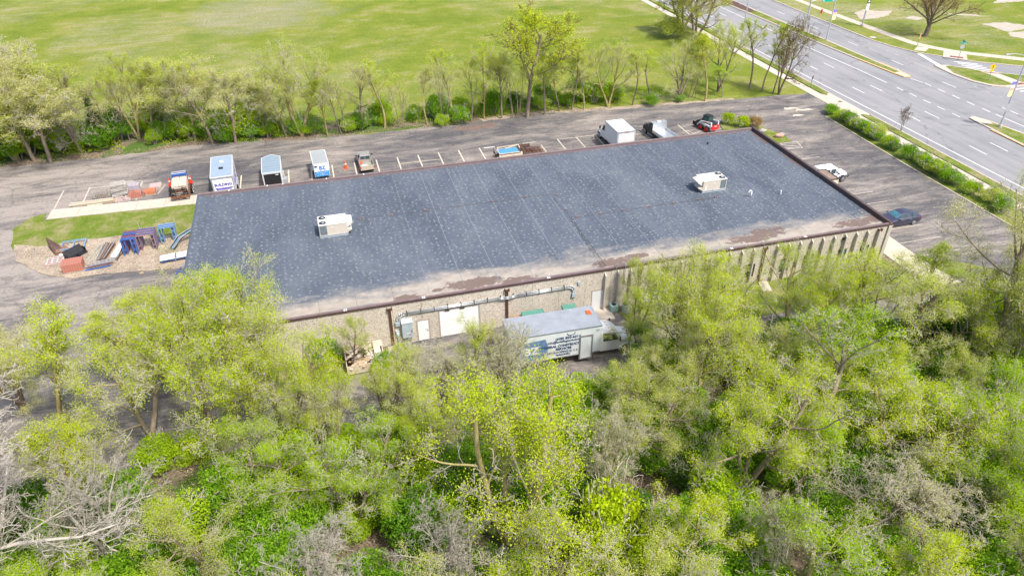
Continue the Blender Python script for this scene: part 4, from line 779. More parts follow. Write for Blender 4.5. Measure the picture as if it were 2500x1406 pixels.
for s in (1, -1):
    part('lift_arm', WHITE, sk, lambda m: (m.bar((-1.25, s * .66, 1.45), (.75, s * .66, 1.15), .12, .2), m.bar((.75, s * .66, 1.15), (1.35, s * .66, .45), .12, .18), m.bar((-1.25, s * .66, .95), (-1.25, s * .66, 1.5), .12, .16)))
    part('emblem', REDP, sk, lambda m: [m.obox((-.45 + q * .12, s * .725, 1.30 - .017 * q), (.08, .012, .13), (0, .15, 0)) for q in range(6)])
    wheel(sk, .52, s * .76, .42, .30, mat('hub_red', (.75, .05, .03), .5, .1, 5)); wheel(sk, -.62, s * .76, .42, .30, mat('hub_red', (.75, .05, .03), .5, .1, 5))
part('attachment', BLACK, sk, lambda m: (m.box(1.35, 1.45, -.9, .9, .35, 1.1), m.box(1.45, 2.0, -.9, .9, .32, .38), m.box(1.45, 2.0, -.92, -.88, .38, .9), m.box(1.45, 2.0, .88, .92, .38, .9)))
dressed('ramp_beam', GALV, 'grey steel beam lying beside the skid steer at the roof edge', 'beam', (66.6, 33.3, .1), lambda m: m.box(-1.5, 1.5, -.12, .12, 0, .25))

# --- enclosed trailers (facing north)
def trailer(label, loc, rz, L, Wd, zt, roofm, sidem, nose=0, ribs=False):
    root = thing('enclosed_trailer', label, 'trailer', loc, rz); h = Wd / 2; zb = .5
    pts = [(-L, -h), (0, -h)] + ([(nose, 0)] if nose else []) + [(0, h), (-L, h)]
    part('body', sidem, root, lambda m: m.prism(pts, zb, zt - .05), bevel=.02); ins = [(x * 1.0 - (.02 if x >= 0 else -.02), y * .97) for x, y in pts]
    part('trailer_roof', roofm, root, lambda m: m.prism(ins, zt - .05, zt))
    part('roof_trim', WHITE, root, lambda m: [m.bar((*a, zt - .03), (*b, zt - .03), .06, .08) for a, b in zip(pts, pts[1:] + pts[:1])])
    if ribs:
        for x in [-L + .6 + k * .72 for k in range(int(L / .72))]: part('roof_bow', ALU, root, lambda m: m.box(x, x + .03, -h + .08, h - .08, zt, zt + .012))
    for s in (1, -1):
        for x in (-L * .52, -L * .36): wheel(root, x, s * (h + .05), .33, .2, None)
        part('fender', ALU, root, lambda m: m.box(-L * .62, -L * .26, s * (h + .08) - .12, s * (h + .08) + .12, .70, .74))
    part('tongue', BLACK, root, lambda m: (m.bar((0, -h * .7, .5), (1.3 + nose, 0, .5), .08), m.bar((0, h * .7, .5), (1.3 + nose, 0, .5), .08), m.cyl((1.2 + nose, 0, .1), (1.2 + nose, 0, .9), .04, n=6)))
    for s in (1, -1): part('tail_lamp', LAMPR, root, lambda m: m.box(-L - .03, -L - .001, s * (h - .12) - .04, s * (h - .12) + .04, .62, .8))
    return root
RB = mat('trailer_roof_blue_grey', (.27, .34, .42), .45, .05, 1)
a = trailer('largest white enclosed trailer with purple lettering and two roof vents', (1.45, 37.9, .012), R(92.5), 5.9, 2.42, 2.95, RB, WHITE)
part('rear_frame', GALV, a, lambda m: (m.box(-5.95, -5.9, -1.2, -1.08, .5, 2.85), m.box(-5.95, -5.9, 1.08, 1.2, .5, 2.85), m.box(-5.95, -5.9, -1.08, 1.08, 2.68, 2.85))); part('ramp_door', mat('door_white_bright', (.85, .85, .85), .4, .03, 1), a, lambda m: m.box(-5.94, -5.9, -1.04, 1.04, .55, 2.62))
part('door_latch', BLACK, a, lambda m: (m.box(-5.96, -5.94, -1.0, -.7, 1.5, 1.56), m.box(-5.96, -5.94, .7, 1.0, 1.5, 1.56)))
PUR = mat('lettering_purple', (.08, .04, .35), .5, .1, 5); rb = (PI / 2, 0, -PI / 2)
text_obj('BUILDING', .42, PUR, a, (-5.955, 0, 1.95), rb, bold=.016); part('graphic_band', mat('pale_purple_band', (.24, .22, .62), .5, .1, 5), a, lambda m: m.box(-5.948, -5.942, -.84, .84, 1.38, 1.54)); strokes(a, PUR, (-5.958, -.8, 1.46), 1.6, .09, 20, 'y', 7); part('underline', PUR, a, lambda m: (m.box(-5.95, -5.945, -.85, .85, 1.56, 1.6), m.box(-5.95, -5.945, -.85, .85, 1.31, 1.35))); strokes(a, PUR, (-5.955, -.6, 1.15), 1.2, .10, 14, 'y', 8)
strokes(a, PUR, (-5.2, -1.215, 1.75), 4.0, .5, 9, 'x', 5); strokes(a, PUR, (-4.9, -1.215, 1.15), 3.4, .26, 14, 'x', 6); part('side_seam', BLACK, a, lambda m: (m.box(-2.6, -2.57, -1.217, -1.21, .6, 2.6), m.box(-1.6, -1.57, -1.217, -1.21, .6, 2.6)))
part('roof_vent', WHITE, a, lambda m: m.obox((-1.7, 0, 3.0), (.42, .42, .10)), bevel=.02); part('roof_vent', BLACK, a, lambda m: m.obox((-3.6, .05, 3.0), (.42, .48, .10)), bevel=.02); part('clearance_lamp', GREYM, a, lambda m: m.box(-5.96, -5.9, -.25, .25, 2.86, 2.9))
b_ = trailer('v-nosed enclosed trailer with ribbed silver-blue roof and its black rear door facing the building', (7.0, 37.9, .012), R(91), 4.5, 2.2, 2.15, mat('trailer_roof_silver', (.22, .29, .34), .4, .06, 1), WHITE, .7, True)
part('rear_door', BLACK, b_, lambda m: m.box(-4.54, -4.5, -.95, .95, .5, 1.95)); part('rear_frame', BEIGET, b_, lambda m: (m.box(-4.55, -4.5, -1.08, -.97, .5, 2.05), m.box(-4.55, -4.5, .97, 1.08, .5, 2.05))); part('sticker', WHITE, b_, lambda m: m.box(-4.552, -4.541, -.75, -.4, 1.75, 1.85))
dressed('step_box', GALV, 'grey metal step box standing right of the v-nosed trailer', 'box', (8.45, 33.9, .012), lambda m: m.box(-.25, .25, -.4, .4, 0, 1.0))
c_ = trailer('small grey-roofed enclosed trailer with a blue BZ logo on its rear door', (12.6, 38.3, .012), R(93), 4.1, 1.8, 2.15, mat('trailer_roof_grey', (.31, .33, .33), .5, .07, 1), WHITE)
part('rear_door', mat('door_white_bright', (.85, .85, .85)), c_, lambda m: m.box(-4.14, -4.1, -.85, .85, .52, 2.08)); part('blue_band', mat('band_blue', (.02, .27, .62), .4, .05, 3), c_, lambda m: m.box(-4.15, -4.141, -.84, .84, .53, 1.18))
text_obj('BZ', .62, mat('logo_blue', (.01, .16, .5), .4, .05, 3), c_, (-4.155, -.08, 1.60), rb, bold=.02); part('logo_arc', mat('logo_blue', (0, 0, 0)), c_, lambda m: m.tube([Vector((-4.155, .48 + .22 * math.cos(t), 1.60 + .24 * math.sin(t))) for t in [R(60 - k * 30 + 30) for k in range(-1, 7)]], .018, 4))
strokes(c_, WHITE, (-4.158, -.72, 1.0), 1.44, .10, 19, 'y', 1); strokes(c_, WHITE, (-4.158, -.3, .86), .6, .10, 8, 'y', 2); strokes(c_, WHITE, (-4.158, -.65, .70), 1.3, .09, 17, 'y', 3); strokes(c_, LT, (-4.158, -.55, 1.28), 1.1, .05, 12, 'y', 4)
part('number_plate', BLACK, c_, lambda m: m.box(-4.16, -4.141, .5, .8, 1.75, 1.95))
# --- loaded equipment trailer
e = thing('equipment_trailer', 'rusty open equipment trailer with folded ramps at the end of the concrete walk', 'trailer', (-3.6, 37.3, .012), R(94))
part('deck', RUSTD, e, lambda m: m.box(-3.9, .1, -.95, .95, .55, .68)); part('frame', RUST, e, lambda m: (m.box(-4.3, .2, -1.02, -.95, .5, .74), m.box(-4.3, .2, .95, 1.02, .5, .74), m.box(-4.34, -4.24, -1.02, 1.02, .45, .74)))
for s in (1, -1):
    for x in (-2.4, -1.55): wheel(e, x, s * 1.15, .35, .2)
    part('fender', BLACK, e, lambda m: m.box(-2.9, -1.05, s * 1.15 - .13, s * 1.15 + .13, .76, .80))
    rp = part('ramp', BLACK, e, lambda m: (m.bar((-4.25, s * .85, .7), (-4.75, s * .85, 1.9), .06), m.bar((-4.25, s * .42, .7), (-4.75, s * .42, 1.9), .06)))
    for k in range(6): part('rung', BLACK, rp, lambda m: m.bar((-4.3 - k * .085, s * .85, .85 + k * .2), (-4.3 - k * .085, s * .42, .85 + k * .2), .05))
part('tongue', RUSTD, e, lambda m: (m.bar((.1, -.7, .6), (1.4, 0, .6), .1), m.bar((.1, .7, .6), (1.4, 0, .6), .1)))
def W3(o, x, y, z):
    return Vector(o.location) + Euler(o.rotation_euler).to_matrix() @ Vector((x, y, z))
p0 = W3(e, -2.0, 0, .68)
for i in range(2):
    p = W3(e, -2.05, -.42 + i * .84, .68)
    r0 = thing('plank_stack', ('left' if i else 'right') + ' stack of pale scaffold planks on the rusty equipment trailer', 'plank stack', p, R(94))
    for k in range(9):
        for q in range(3): part('plank', PLY, r0, lambda m: m.obox((random.uniform(-.04, .04), -.27 + q * .27, .05 + k * .10), (2.7, .25, .085), (0, 0, random.uniform(-.01, .01))))
r0 = thing('scaffolding', 'rack of blue scaffold frames at the front of the rusty equipment trailer', 'scaffold frames', W3(e, -.55, 0, .68), R(94))
for k in range(5): part('scaffold_frame', BLUE, r0, lambda m: (m.bar((-.5 + k * .22, -.75, .02), (-.5 + k * .22, -.75, 1.3), .07), m.bar((-.5 + k * .22, .75, .02), (-.5 + k * .22, .75, 1.3), .07), [m.bar((-.5 + k * .22, -.75, z), (-.5 + k * .22, .75, z), .08) for z in (.3, .8, 1.26)]))
for z in (1.36,): part('tie_bar', BEIGET, r0, lambda m: (m.bar((-.3, -.8, z), (-.3, .8, z), .06), m.bar((.15, -.8, z), (.15, .8, z), .06)))
jk = thing('steel_braces', 'jumble of rusty steel braces heaped at the tail of the equipment trailer', 'steel braces', W3(e, -3.85, 0, .70), R(94))
for k in range(22): part('brace', random.choice([RUSTD, WOODG, RUST]), jk, lambda m: m.obox((random.uniform(-.3, .3), random.uniform(-.25, .25), .06 + k * .035), (.1, 1.3, .06), (random.uniform(-.05, .05), random.uniform(-.2, .2), random.uniform(-.25, .25))))
# cones
def cone(label, loc, sc=1.0, m_=ORANGE):
    r = thing('traffic_cone', label, 'traffic cone', loc, 0, 'orange traffic cones')
    part('base', m_, r, lambda m: m.box(-.2 * sc, .2 * sc, -.2 * sc, .2 * sc, 0, .05 * sc)); c = part('cone_body', m_, r, lambda m: m.cyl((0, 0, .05 * sc), (0, 0, .82 * sc), .15 * sc, .035 * sc, 14)); 
    if sc > .8: part('reflective_band', WHITE, c, lambda m: m.cyl((0, 0, .45 * sc), (0, 0, .58 * sc), .092 * sc, .075 * sc, 14, False))
    return r
cone('orange traffic cone standing alone between the BZ trailer and the pickup', (15.75, 36.8, .012), 1.25)
REDC = mat('red_orange_plastic', (.82, .05, .02), .5, .08, 4)
cone('red-orange traffic cone with white band on the left fender of the equipment trailer', W3(e, -1.2, 1.15, .80), 1.1, REDC); cone('red-orange traffic cone with white band on the right fender of the equipment trailer', W3(e, -1.2, -1.15, .80), 1.1, REDC)
dressed('traffic_cone', ORANGE, 'small red traffic cone lying on the asphalt under the foreground trees', 'traffic cone', W(558, 1025, .05), lambda m: (m.cyl((0, 0, .1), (.45, .1, .1), .14, .03, 12), m.box(-.04, 0, -.18, .18, 0, .3)))

# ================================================================== LOOSE MATERIAL
def pallet(root, L=1.15, Wd=1.0, m_=None, z=0, n=6):
    m_ = m_ or WOODG
    for k in range(3): part('bearer', m_, root, lambda m: m.box(-L / 2, L / 2, -Wd / 2 + k * (Wd - .09) / 2, -Wd / 2 + k * (Wd - .09) / 2 + .09, z, z + .10))
    for k in range(n): part('slat', m_, root, lambda m: m.box(-L / 2 + k * (L - .12) / (n - 1), -L / 2 + k * (L - .12) / (n - 1) + .12, -Wd / 2, Wd / 2, z + .10, z + .125))
def brick_pallet(label, loc, rz, nx, ny, nz, bs=(.22, .11, .09), m_=BRICK, jit=.01, pal=True, drop=0, name='brick', cat='brick pallet'):
    r = thing('pallet_load', label, cat, loc, rz); zz = .125 if pal else 0
    if pal: pallet(r, nx * bs[0] * 1.05 + .05, ny * bs[1] * 1.05 + .05)
    me = None
    for k in range(nz):
        for i in range(nx):
            for j in range(ny):
                if 0 < i < nx - 1 and 0 < j < ny - 1 and k < nz - 1: continue
                if k == nz - 1 and random.random() < drop: continue
                if me is None: me = part(name, m_, r, lambda m: m.box(-bs[0] / 2, bs[0] / 2, -bs[1] / 2, bs[1] / 2, 0, bs[2])); o = me
                else: o = inst(name, me.data, r)
                o.location = ((i - (nx - 1) / 2) * bs[0] * 1.04 + random.uniform(-jit, jit), (j - (ny - 1) / 2) * bs[1] * 1.04 + random.uniform(-jit, jit), zz + k * bs[2] * 1.03); o.rotation_euler = (0, 0, random.uniform(-jit, jit) * 2)
    return r
# stalls west of the trailers
r = thing('slab_stack', 'tall leaning stack of grey weathered slabs and boards on pallets in the west stalls', 'slab stack', (-10.4, 36.7, .012), R(8))
pallet(r, 1.8, 1.6)
for k in range(13): part('slab', SLATE if k % 3 else WOODG, r, lambda m: m.obox((random.uniform(-.12, .12), random.uniform(-.1, .1) + k * .03, .18 + k * .10), (1.7 - .02 * k, 1.25, .07), (random.uniform(-.03, .03), random.uniform(-.04, .04), random.uniform(-.12, .12))))
r = thing('board_stack', 'stack of grey boards right behind the leaning slab stack', 'board stack', (-9.9, 38.2, .012), R(12))
for k in range(8): part('board', WOODG if k % 2 else PLY, r, lambda m: m.obox((random.uniform(-.1, .1), random.uniform(-.1, .1), .06 + k * .085), (1.9, 1.1, .06), (0, 0, random.uniform(-.15, .15))))
r = thing('wire_cage', 'grey open-topped wire crate left of the slab stack', 'crate', (-12.6, 36.9, .012), R(3))
for z in (.02, .2, .4, .6): part('rail', WOODG, r, lambda m: (m.bar((-.7, -.6, z), (.7, -.6, z), .05), m.bar((-.7, .6, z), (.7, .6, z), .05), m.bar((-.7, -.6, z), (-.7, .6, z), .05), m.bar((.7, -.6, z), (.7, .6, z), .05)))
for k in range(8): part('upright', WOODG, r, lambda m: (m.bar((-.7 + k * .2, -.6, 0), (-.7 + k * .2, -.6, .62), .03), m.bar((-.7 + k * .2, .6, 0), (-.7 + k * .2, .6, .62), .03)))
part('floor', RUSTD, r, lambda m: m.box(-.68, .68, -.58, .58, .0, .04))
r = thing('lumber_stack', 'long low stack of yellowish lumber beside the concrete walk', 'lumber', (-13.2, 35.35, .012), R(2))
for k in range(12): part('board', (WOOD, WOODG, PLY)[k % 3], r, lambda m: m.obox((random.uniform(-.3, .3), -.3 + (k % 4) * .17, .06 + (k // 4) * .09), (4.6, .14, .07), (0, 0, random.uniform(-.02, .02))))
part('offcut', PLY, r, lambda m: m.obox((.3, -.55, .04), (1.6, .2, .06)))
brick_pallet('low pallet of mixed pink masonry pieces next to the lumber', (-9.9, 35.2, .012), R(4), 6, 7, 2, (.26, .14, .09), BRICKP, .03, True, .4)
brick_pallet('pallet of salmon bricks with pale wrapping in the west stalls', (-8.55, 35.7, .012), R(3), 6, 9, 6, m_=BRICK, drop=.3)
brick_pallet('pallet of orange bricks on a white base at the edge of the concrete walk', (-7.05, 36.2, .012), R(3), 5, 9, 4, m_=mat('orange_brick', (.52, .18, .09), .9, .25, 7), drop=.3)
brick_pallet('small grey block pallet behind the salmon bricks', (-9.0, 37.7, .012), R(3), 3, 3, 3, (.38, .28, .2), mat('lilac_block', (.38, .34, .37), .9, .15, 4))
brick_pallet('pallet topped with pinkish grey slabs, furthest right of the masonry pallets', (-6.6, 37.5, .012), R(3), 2, 4, 3, (.62, .3, .1), BRICKP)
r = thing('flat_board', 'weathered beam leaning beside the furthest right masonry pallet', 'beam', (-5.9, 36.8, .012), R(75)); part('board', WOODG, r, lambda m: m.box(-1.2, 1.2, -.1, .1, 0, .12))
# gravel yard
GZ = .08
r = thing('steel_hopper', 'rusty brown steel hopper lying on its side in the gravel yard', 'hopper', (-14.3, 24.6, GZ), R(12))
part('plate', RUSTD, r, lambda m: m.add([(-.95, 1.2, .0), (-.95, 1.2, 1.35), (.2, .5, .3), (.9, -.3, .05), (-.5, -.6, .0), (-.75, .2, 1.0), (-1.0, 1.25, 0), (-1.02, 1.25, 1.36)], [(0, 1, 2), (0, 2, 3, 4), (1, 5, 2), (5, 4, 3, 2), (6, 7, 5, 4)])); part('plate', mat('brown_steel_plate', (.20, .12, .08), .8, .3, 3), r, lambda m: m.add([(-.3, .15, .62), (.65, .1, .45), (1.1, -.45, .08), (-.35, -.62, .2)], [(0, 1, 2, 3), (3, 2, 1, 0)]))
part('rim', RUST, r, lambda m: m.bar((-.5, -.7, .1), (1.1, -.5, .1), .1))
def frame_bars(r, m_, L, Wd, nb, z=.05, t=.06):
    part('side_bar', m_, r, lambda m: m.bar((-L / 2, -Wd / 2, z), (L / 2, -Wd / 2, z), t)); part('side_bar', m_, r, lambda m: m.bar((-L / 2, Wd / 2, z), (L / 2, Wd / 2, z), t))
    for k in range(nb): part('cross_bar', m_, r, lambda m: m.bar((-L / 2 + k * L / (nb - 1), -Wd / 2, z), (-L / 2 + k * L / (nb - 1), Wd / 2, z), t * .8))
r = thing('scaffolding', 'pale blue scaffold frame lying flat behind the rusty hopper', 'scaffold frame', (-13.1, 25.2, GZ), R(3)); frame_bars(r, BLUEL, 2.2, 1.7, 3, .3, .09)
r = thing('steel_mesh', 'black bent bucket attachment lying in the gravel yard', 'bucket attachment', (-12.5, 23.2, GZ), R(48))
part('shell', BLACK, r, lambda m: (m.obox((0, .35, .45), (2.0, .06, .8), (R(-35), 0, 0)), m.obox((0, -.1, .1), (2.0, .7, .06)), m.obox((-1, .1, .3), (.05, .6, .5)), m.obox((1, .1, .3), (.05, .6, .5)))); part('bracket', BLACK, r, lambda m: (m.obox((-.8, -.7, .2), (.7, .6, .3)), m.obox((-.1, -.6, .3), (.15, .5, .15))))
r = thing('concrete_grid', 'pale concrete grid pallet at the left front of the gravel yard', 'grid', (-14.25, 22.45, GZ), R(4))
for x in (-.72, -.24, .24, .72): part('bar', SLATE, r, lambda m: m.box(x - .08, x + .08, -.62, .62, 0, .28))
for y in (-.58, -.2, .2, .58): part('bar', BRICKP, r, lambda m: m.box(-.8, .8, y - .06, y + .06, .02, .26))
dressed('white_bag', WHITE, 'small white bag lying behind the concrete grid', 'bag', (-14.0, 23.6, GZ), lambda m: m.obox((0, 0, .1), (.4, .35, .2), (0, 0, .4)), bevel=.05)
brick_pallet('large pallet of weathered salmon bricks at the front of the gravel yard', (-12.15, 20.45, GZ), R(5), 8, 12, 9, m_=BRICK, jit=.006)
r = thing('ladder_stack', 'stack of blue and rusty ladder frames at the front edge of the gravel yard', 'ladders', (-9.9, 20.25, GZ), R(8))
for k, m_ in enumerate((BLUE, RUST, GALV)): part('ladder', m_, r, lambda m: (m.bar((-1.2 + k * .2, -.32 + k * .12, .08 + k * .16), (1.1 + k * .25, -.32 + k * .14, .08 + k * .16), .08), m.bar((-1.2 + k * .2, .22 + k * .12, .08 + k * .16), (1.1 + k * .25, .22 + k * .1, .08 + k * .16), .08), [m.bar((-1.0 + q * .35 + k * .2, -.3 + k * .12, .08 + k * .16), (-1.0 + q * .35 + k * .2, .22 + k * .1, .08 + k * .16), .05) for q in range(6)]))
r = thing('steel_pipes', 'bundle of rusty and grey steel tubes lying in the middle of the gravel yard', 'steel tubes', (-9.75, 23.2, GZ), R(82))
for k in range(16): part('tube', (RUST, RUSTD, GALV, WOODG)[k % 4], r, lambda m: m.cyl((-1.7 + random.uniform(-.3, .3), -.45 + k * .055, .06 + (k % 3) * .08), (1.7 + random.uniform(-.4, .2), -.55 + k * .08, .06 + (k % 3) * .08), .04, n=6))
r = thing('ladder', 'pale ladder lying flat left of the rusty tube bundle', 'ladder', (-10.75, 23.1, GZ), R(78)); frame_bars(r, mat('pale_green_paint', (.42, .44, .36), .6, .2, 4), 3.0, .45, 9, .06, .05)
r = thing('white_boards', 'pair of white boards lying right of the rusty tube bundle', 'boards', (-8.6, 23.0, GZ), R(80))
for k in range(2): part('board', WHITED, r, lambda m: m.obox((0, -.17 + k * .33, .08), (2.6, .3, .06), (0, 0, k * .03)))
r = thing('scaffold_legs', 'dark stand-up frame of rusty end pieces standing left of the scaffold frames', 'scaffold frame', (-8.15, 21.9, GZ), R(80)); part('upright', RUSTD, r, lambda m: (m.bar((-1.0, 0, .1), (1.2, 0, .6), .06), m.bar((-1.0, .3, .05), (1.1, -.3, .15), .05)))
def scaffold_set(label, loc, rz, n, cols, sp=.13, Wd=1.5, H=1.7, tilt=.25):
    r = thing('scaffolding', label, 'scaffold frames', loc, rz)
    for k in range(n):
        x = k * sp; dx = tilt; m_ = cols[k % len(cols)]
        part('scaffold_frame', m_, r, lambda m: (m.bar((x, -Wd / 2, 0), (x + dx, -Wd / 2, H), .065), m.bar((x, Wd / 2, 0), (x + dx, Wd / 2, H), .065), m.bar((x + dx, -Wd / 2, H), (x + dx, Wd / 2, H), .08), m.bar((x + dx * .6, -Wd / 2 + .3, 0 + .1), (x + dx * .95, -Wd / 2 + .3, H - .1), .05), m.bar((x + dx * .6, Wd / 2 - .3, .1), (x + dx * .95, Wd / 2 - .3, H - .1), .05), m.bar((x + dx * .3, -Wd / 2, H * .3), (x + dx * .45, -Wd / 2 + .3, H * .35), .05), m.bar((x + dx * .3, Wd / 2, H * .3), (x + dx * .45, Wd / 2 - .3, H * .35), .05), m.bar((x + dx * .7, -Wd / 2, H * .7), (x + dx * .75, -Wd / 2 + .3, H * .7), .05)))
    return r
scaffold_set('row of upright blue and red scaffold frames, leftmost of the standing sets', (-7.1, 21.7, GZ), R(88), 11, [BLUE, BLUE, RUST, BLUE, mat('dull_red_paint', (.35, .05, .04), .6, .2, 5), RUSTD], .17, 1.25, 1.75)
scaffold_set('row of upright rust-brown scaffold frames in the middle of the standing sets', (-5.55, 22.2, GZ), R(90), 10, [mat('brown_scaffold_paint', (.30, .20, .20), .7, .25, 5), RUST, BLUE], .17, 1.7, 1.7)
scaffold_set('row of upright pale blue scaffold frames nearest the building', (-3.6, 23.3, GZ), R(94), 7, [BLUEL, BLUE, GALV], .14, 1.5, 1.7)
for (x, y, w_) in ((-6.9, 26.7, 'leftmost'), (-5.1, 26.8, 'middle'), (-3.2, 26.2, 'rightmost')): dressed('grass_stake', POLE, 'thin metal stake in the grass, ' + w_ + ' of the three behind the scaffold frames', 'stake', (x, y, .07), lambda m: m.cyl((0, 0, 0), (0, 0, 1.1), .025, n=6))
r = thing('pipe_bundle', 'bundle of bent black and grey pipes leaning by the west roof edge', 'pipes', (-2.35, 22.7, GZ), R(60))
for k in range(5): part('pipe', (BLACK, GALV, BLUEL)[k % 3], r, lambda m: m.tube([Vector((-1.3, k * .12, .1 + k * .05)), Vector((.3, k * .12 + .1, .5 + k * .05)), Vector((.9, k * .1 - .5, .9 + k * .05)), Vector((2.2, k * .1 - .8, 1.0))], .045, 6))
r = thing('folded_tables', 'pair of white-topped folding tables on blue frames by the west roof edge', 'tables', (-2.6, 19.7, GZ), R(6))
for x in (-.75, .8): part('table_top', WHITED, r, lambda m: m.obox((x, 0, .42), (1.4, 1.1, .06)), bevel=.02)
part('leg_frame', BLUE, r, lambda m: (m.bar((-1.3, -.5, .3), (1.4, -.5, .3), .06), m.bar((-1.3, .5, .3), (1.4, .5, .3), .06), [m.bar((x, y, 0), (x, y, .38), .05) for x in (-1.2, -.1, 1.2) for y in (-.5, .5)]))
r = thing('scaffolding', 'single blue scaffold frame lying on the asphalt at the west roof edge', 'scaffold frame', (-1.7, 17.0, .012), R(75)); frame_bars(r, BLUE, 1.9, 1.1, 3, .08, .07)
dressed('offcut', WOOD, 'short wood offcut at the front edge of the gravel yard', 'wood offcut', W(346, 667), lambda m: m.obox((0, 0, .05), (.35, .12, .1), (0, 0, .3)))
# pile with blue sheet behind the building
r = thing('trailer_load', 'blue sheet on a pile of rusty frames and boards in the middle stalls', 'material pile', (36.25, 34.0, .012), R(1)); r.scale = (.84, .84, .9)
for k in range(3): part('board', PLY, r, lambda m: m.obox((.1, -.75 + k * .12, .7 + k * .12), (3.7, .16, .10), (0, 0, .01 * k)))
part('base_frame', RUSTD, r, lambda m: (m.box(-2.0, 1.9, -.9, -.8, .3, .5), m.box(-2.0, 1.9, .8, .9, .3, .5), [m.box(x, x + .1, -.8, .8, .3, .48) for x in (-1.9, -1, 0, 1, 1.8)], [m.box(x, x + .15, -.6, .7, .48, 1.05) for x in (-1.6, 0, 1.5)]))
part('blue_sheet', mat('blue_sheet', (.08, .27, .46), .5, .08, 1), r, lambda m: m.obox((-.1, .15, 1.12), (3.1, 1.7, .06), (R(2), 0, 0)))
part('sheet_edge', BEIGET, r, lambda m: (m.bar((-1.68, -.72, 1.13), (1.48, -.72, 1.13), .07), m.bar((-1.68, -.72, 1.13), (-1.68, 1.0, 1.17), .07)))
part('lumber_frame', PLY, r, lambda m: (m.bar((-1.5, 1.35, 1.3), (1.9, 1.5, 1.3), .1), m.bar((-1.5, 1.35, 1.3), (-1.5, .7, 1.2), .1), m.bar((1.9, 1.5, 1.3), (2.0, .9, 1.0), .1), m.bar((-.4, .9, 1.22), (1.9, 1.45, 1.32), .08)))
for k in range(6): part('loose_bar', (REDP, GALV, WHITE, RUSTD, BLACK, RUST)[k], r, lambda m: m.obox((-2.3 + random.uniform(-.4, .2), -.5 + random.uniform(-.3, .3), .3 + .1 * k), (.7, .1, .08), (0, random.uniform(-.5, .5), random.uniform(-1, 1))))
part('upright', BLACK, r, lambda m: (m.bar((-2.0, -.7, .2), (-2.4, .3, 1.6), .09), m.bar((-1.9, .2, .5), (-2.3, .8, 1.0), .08)))
r = thing('scaffolding', 'rusty brown scaffold frames lying flat right of the blue sheet', 'scaffold frames', (39.55, 35.1, .012), R(1)); r.scale = (.70, .95, .9)
for k in range(11): part('scaffold_frame', (RUST, RUSTD)[k % 2], r, lambda m: (m.bar((-2.2 + k * .42, -.9, .12 + .05 * (11 - k)), (-2.35 + k * .42, 1.1, .15 + .05 * (11 - k)), .10), m.bar((-2.0 + k * .42, -.9, .08), (-2.1 + k * .42, 1.1, .08), .08)))
for y in (-.8, .1, 1.0): part('long_tube', RUST, r, lambda m: m.bar((-2.3, y, .55), (2.3, y + .05, .15), .08))
part('stacked_frames', RUSTD, r, lambda m: [m.bar((-2.4, .9 + .08 * k, .5 + .06 * k), (.2, 1.0 + .08 * k, .5 + .06 * k), .07) for k in range(5)])
# behind the building, south side
r = thing('plywood_bin', 'low open bin of pale plywood full of scrap wood against the wall', 'bin', (14.15, -1.55, .012), R(1))
for (x0, x1, y0, y1) in ((-1.55, 1.55, -1.4, -1.34), (-1.55, 1.55, 1.34, 1.4), (-1.55, -1.49, -1.34, 1.34), (1.49, 1.55, -1.34, 1.34)): part('side', PLY, r, lambda m: m.box(x0, x1, y0, y1, .1, .92))
part('top_board', BEIGE, r, lambda m: m.obox((1.1, .2, .92), (.55, 2.3, .05), (R(1), R(3), 0))); part('floor', RUSTD, r, lambda m: m.box(-1.5, 1.5, -1.35, 1.35, .05, .12)); part('top_board', PLY, r, lambda m: m.obox((1.25, .9, .96), (.7, .8, .05), (0, R(2), .1)))
for k in range(46): part('scrap', (PLY, WOOD, BEIGE, PLY, BRICKP)[k % 5], r, lambda m: m.obox((random.uniform(-1.2, .9), random.uniform(-1.1, 1.1), random.uniform(.62, .92)), (random.uniform(.4, 1.3), random.uniform(.1, .3), .05), (random.uniform(-.15, .15), random.uniform(-.15, .15), random.uniform(-1.5, 1.5))))
for (x, w_, l_) in ((28.9, 1.9, 'long green lidded bin behind the lettered truck'), (32.2, 1.1, 'short green lidded bin behind the cab end of the lettered truck')):
    r = thing('storage_bin', l_, 'bin', (x, -1.0, .012)); GB = mat('dark_green_bin', (.05, .17, .13), .5, .1, 3); part('body', GB, r, lambda m: m.box(-w_ / 2, w_ / 2, -.5, .5, .05, 1.3)); part('lid', mat('green_bin_lid', (.09, .24, .19), .4, .1, 3), r, lambda m: m.add([(-w_ / 2 - .05, -.55, 1.3), (w_ / 2 + .05, -.55, 1.3), (w_ / 2 + .05, .55, 1.3), (-w_ / 2 - .05, .55, 1.3), (-w_ / 2 - .05, -.5, 1.36), (w_ / 2 + .05, -.5, 1.36), (w_ / 2 + .05, .5, 1.6), (-w_ / 2 - .05, .5, 1.6)], [(4, 5, 6, 7), (0, 1, 5, 4), (1, 2, 6, 5), (2, 3, 7, 6), (3, 0, 4, 7)]))
r = thing('wooden_pallet', 'orange-brown wooden pallet leaning on the wall by the middle downspout', 'pallet', (27.5, -.25, .012)); PW = mat('orange_wood', (.42, .22, .09), .8, .2, 5)
for k in range(5): part('slat', PW, r, lambda m: m.obox((-.55 + k * .27, -.25, .62), (.11, .03, 1.25), (R(-12), 0, 0)))
for z in (.1, .6, 1.15): part('bearer', PW, r, lambda m: m.obox((0, -.2 + z * -.02, z), (1.25, .09, .09)))
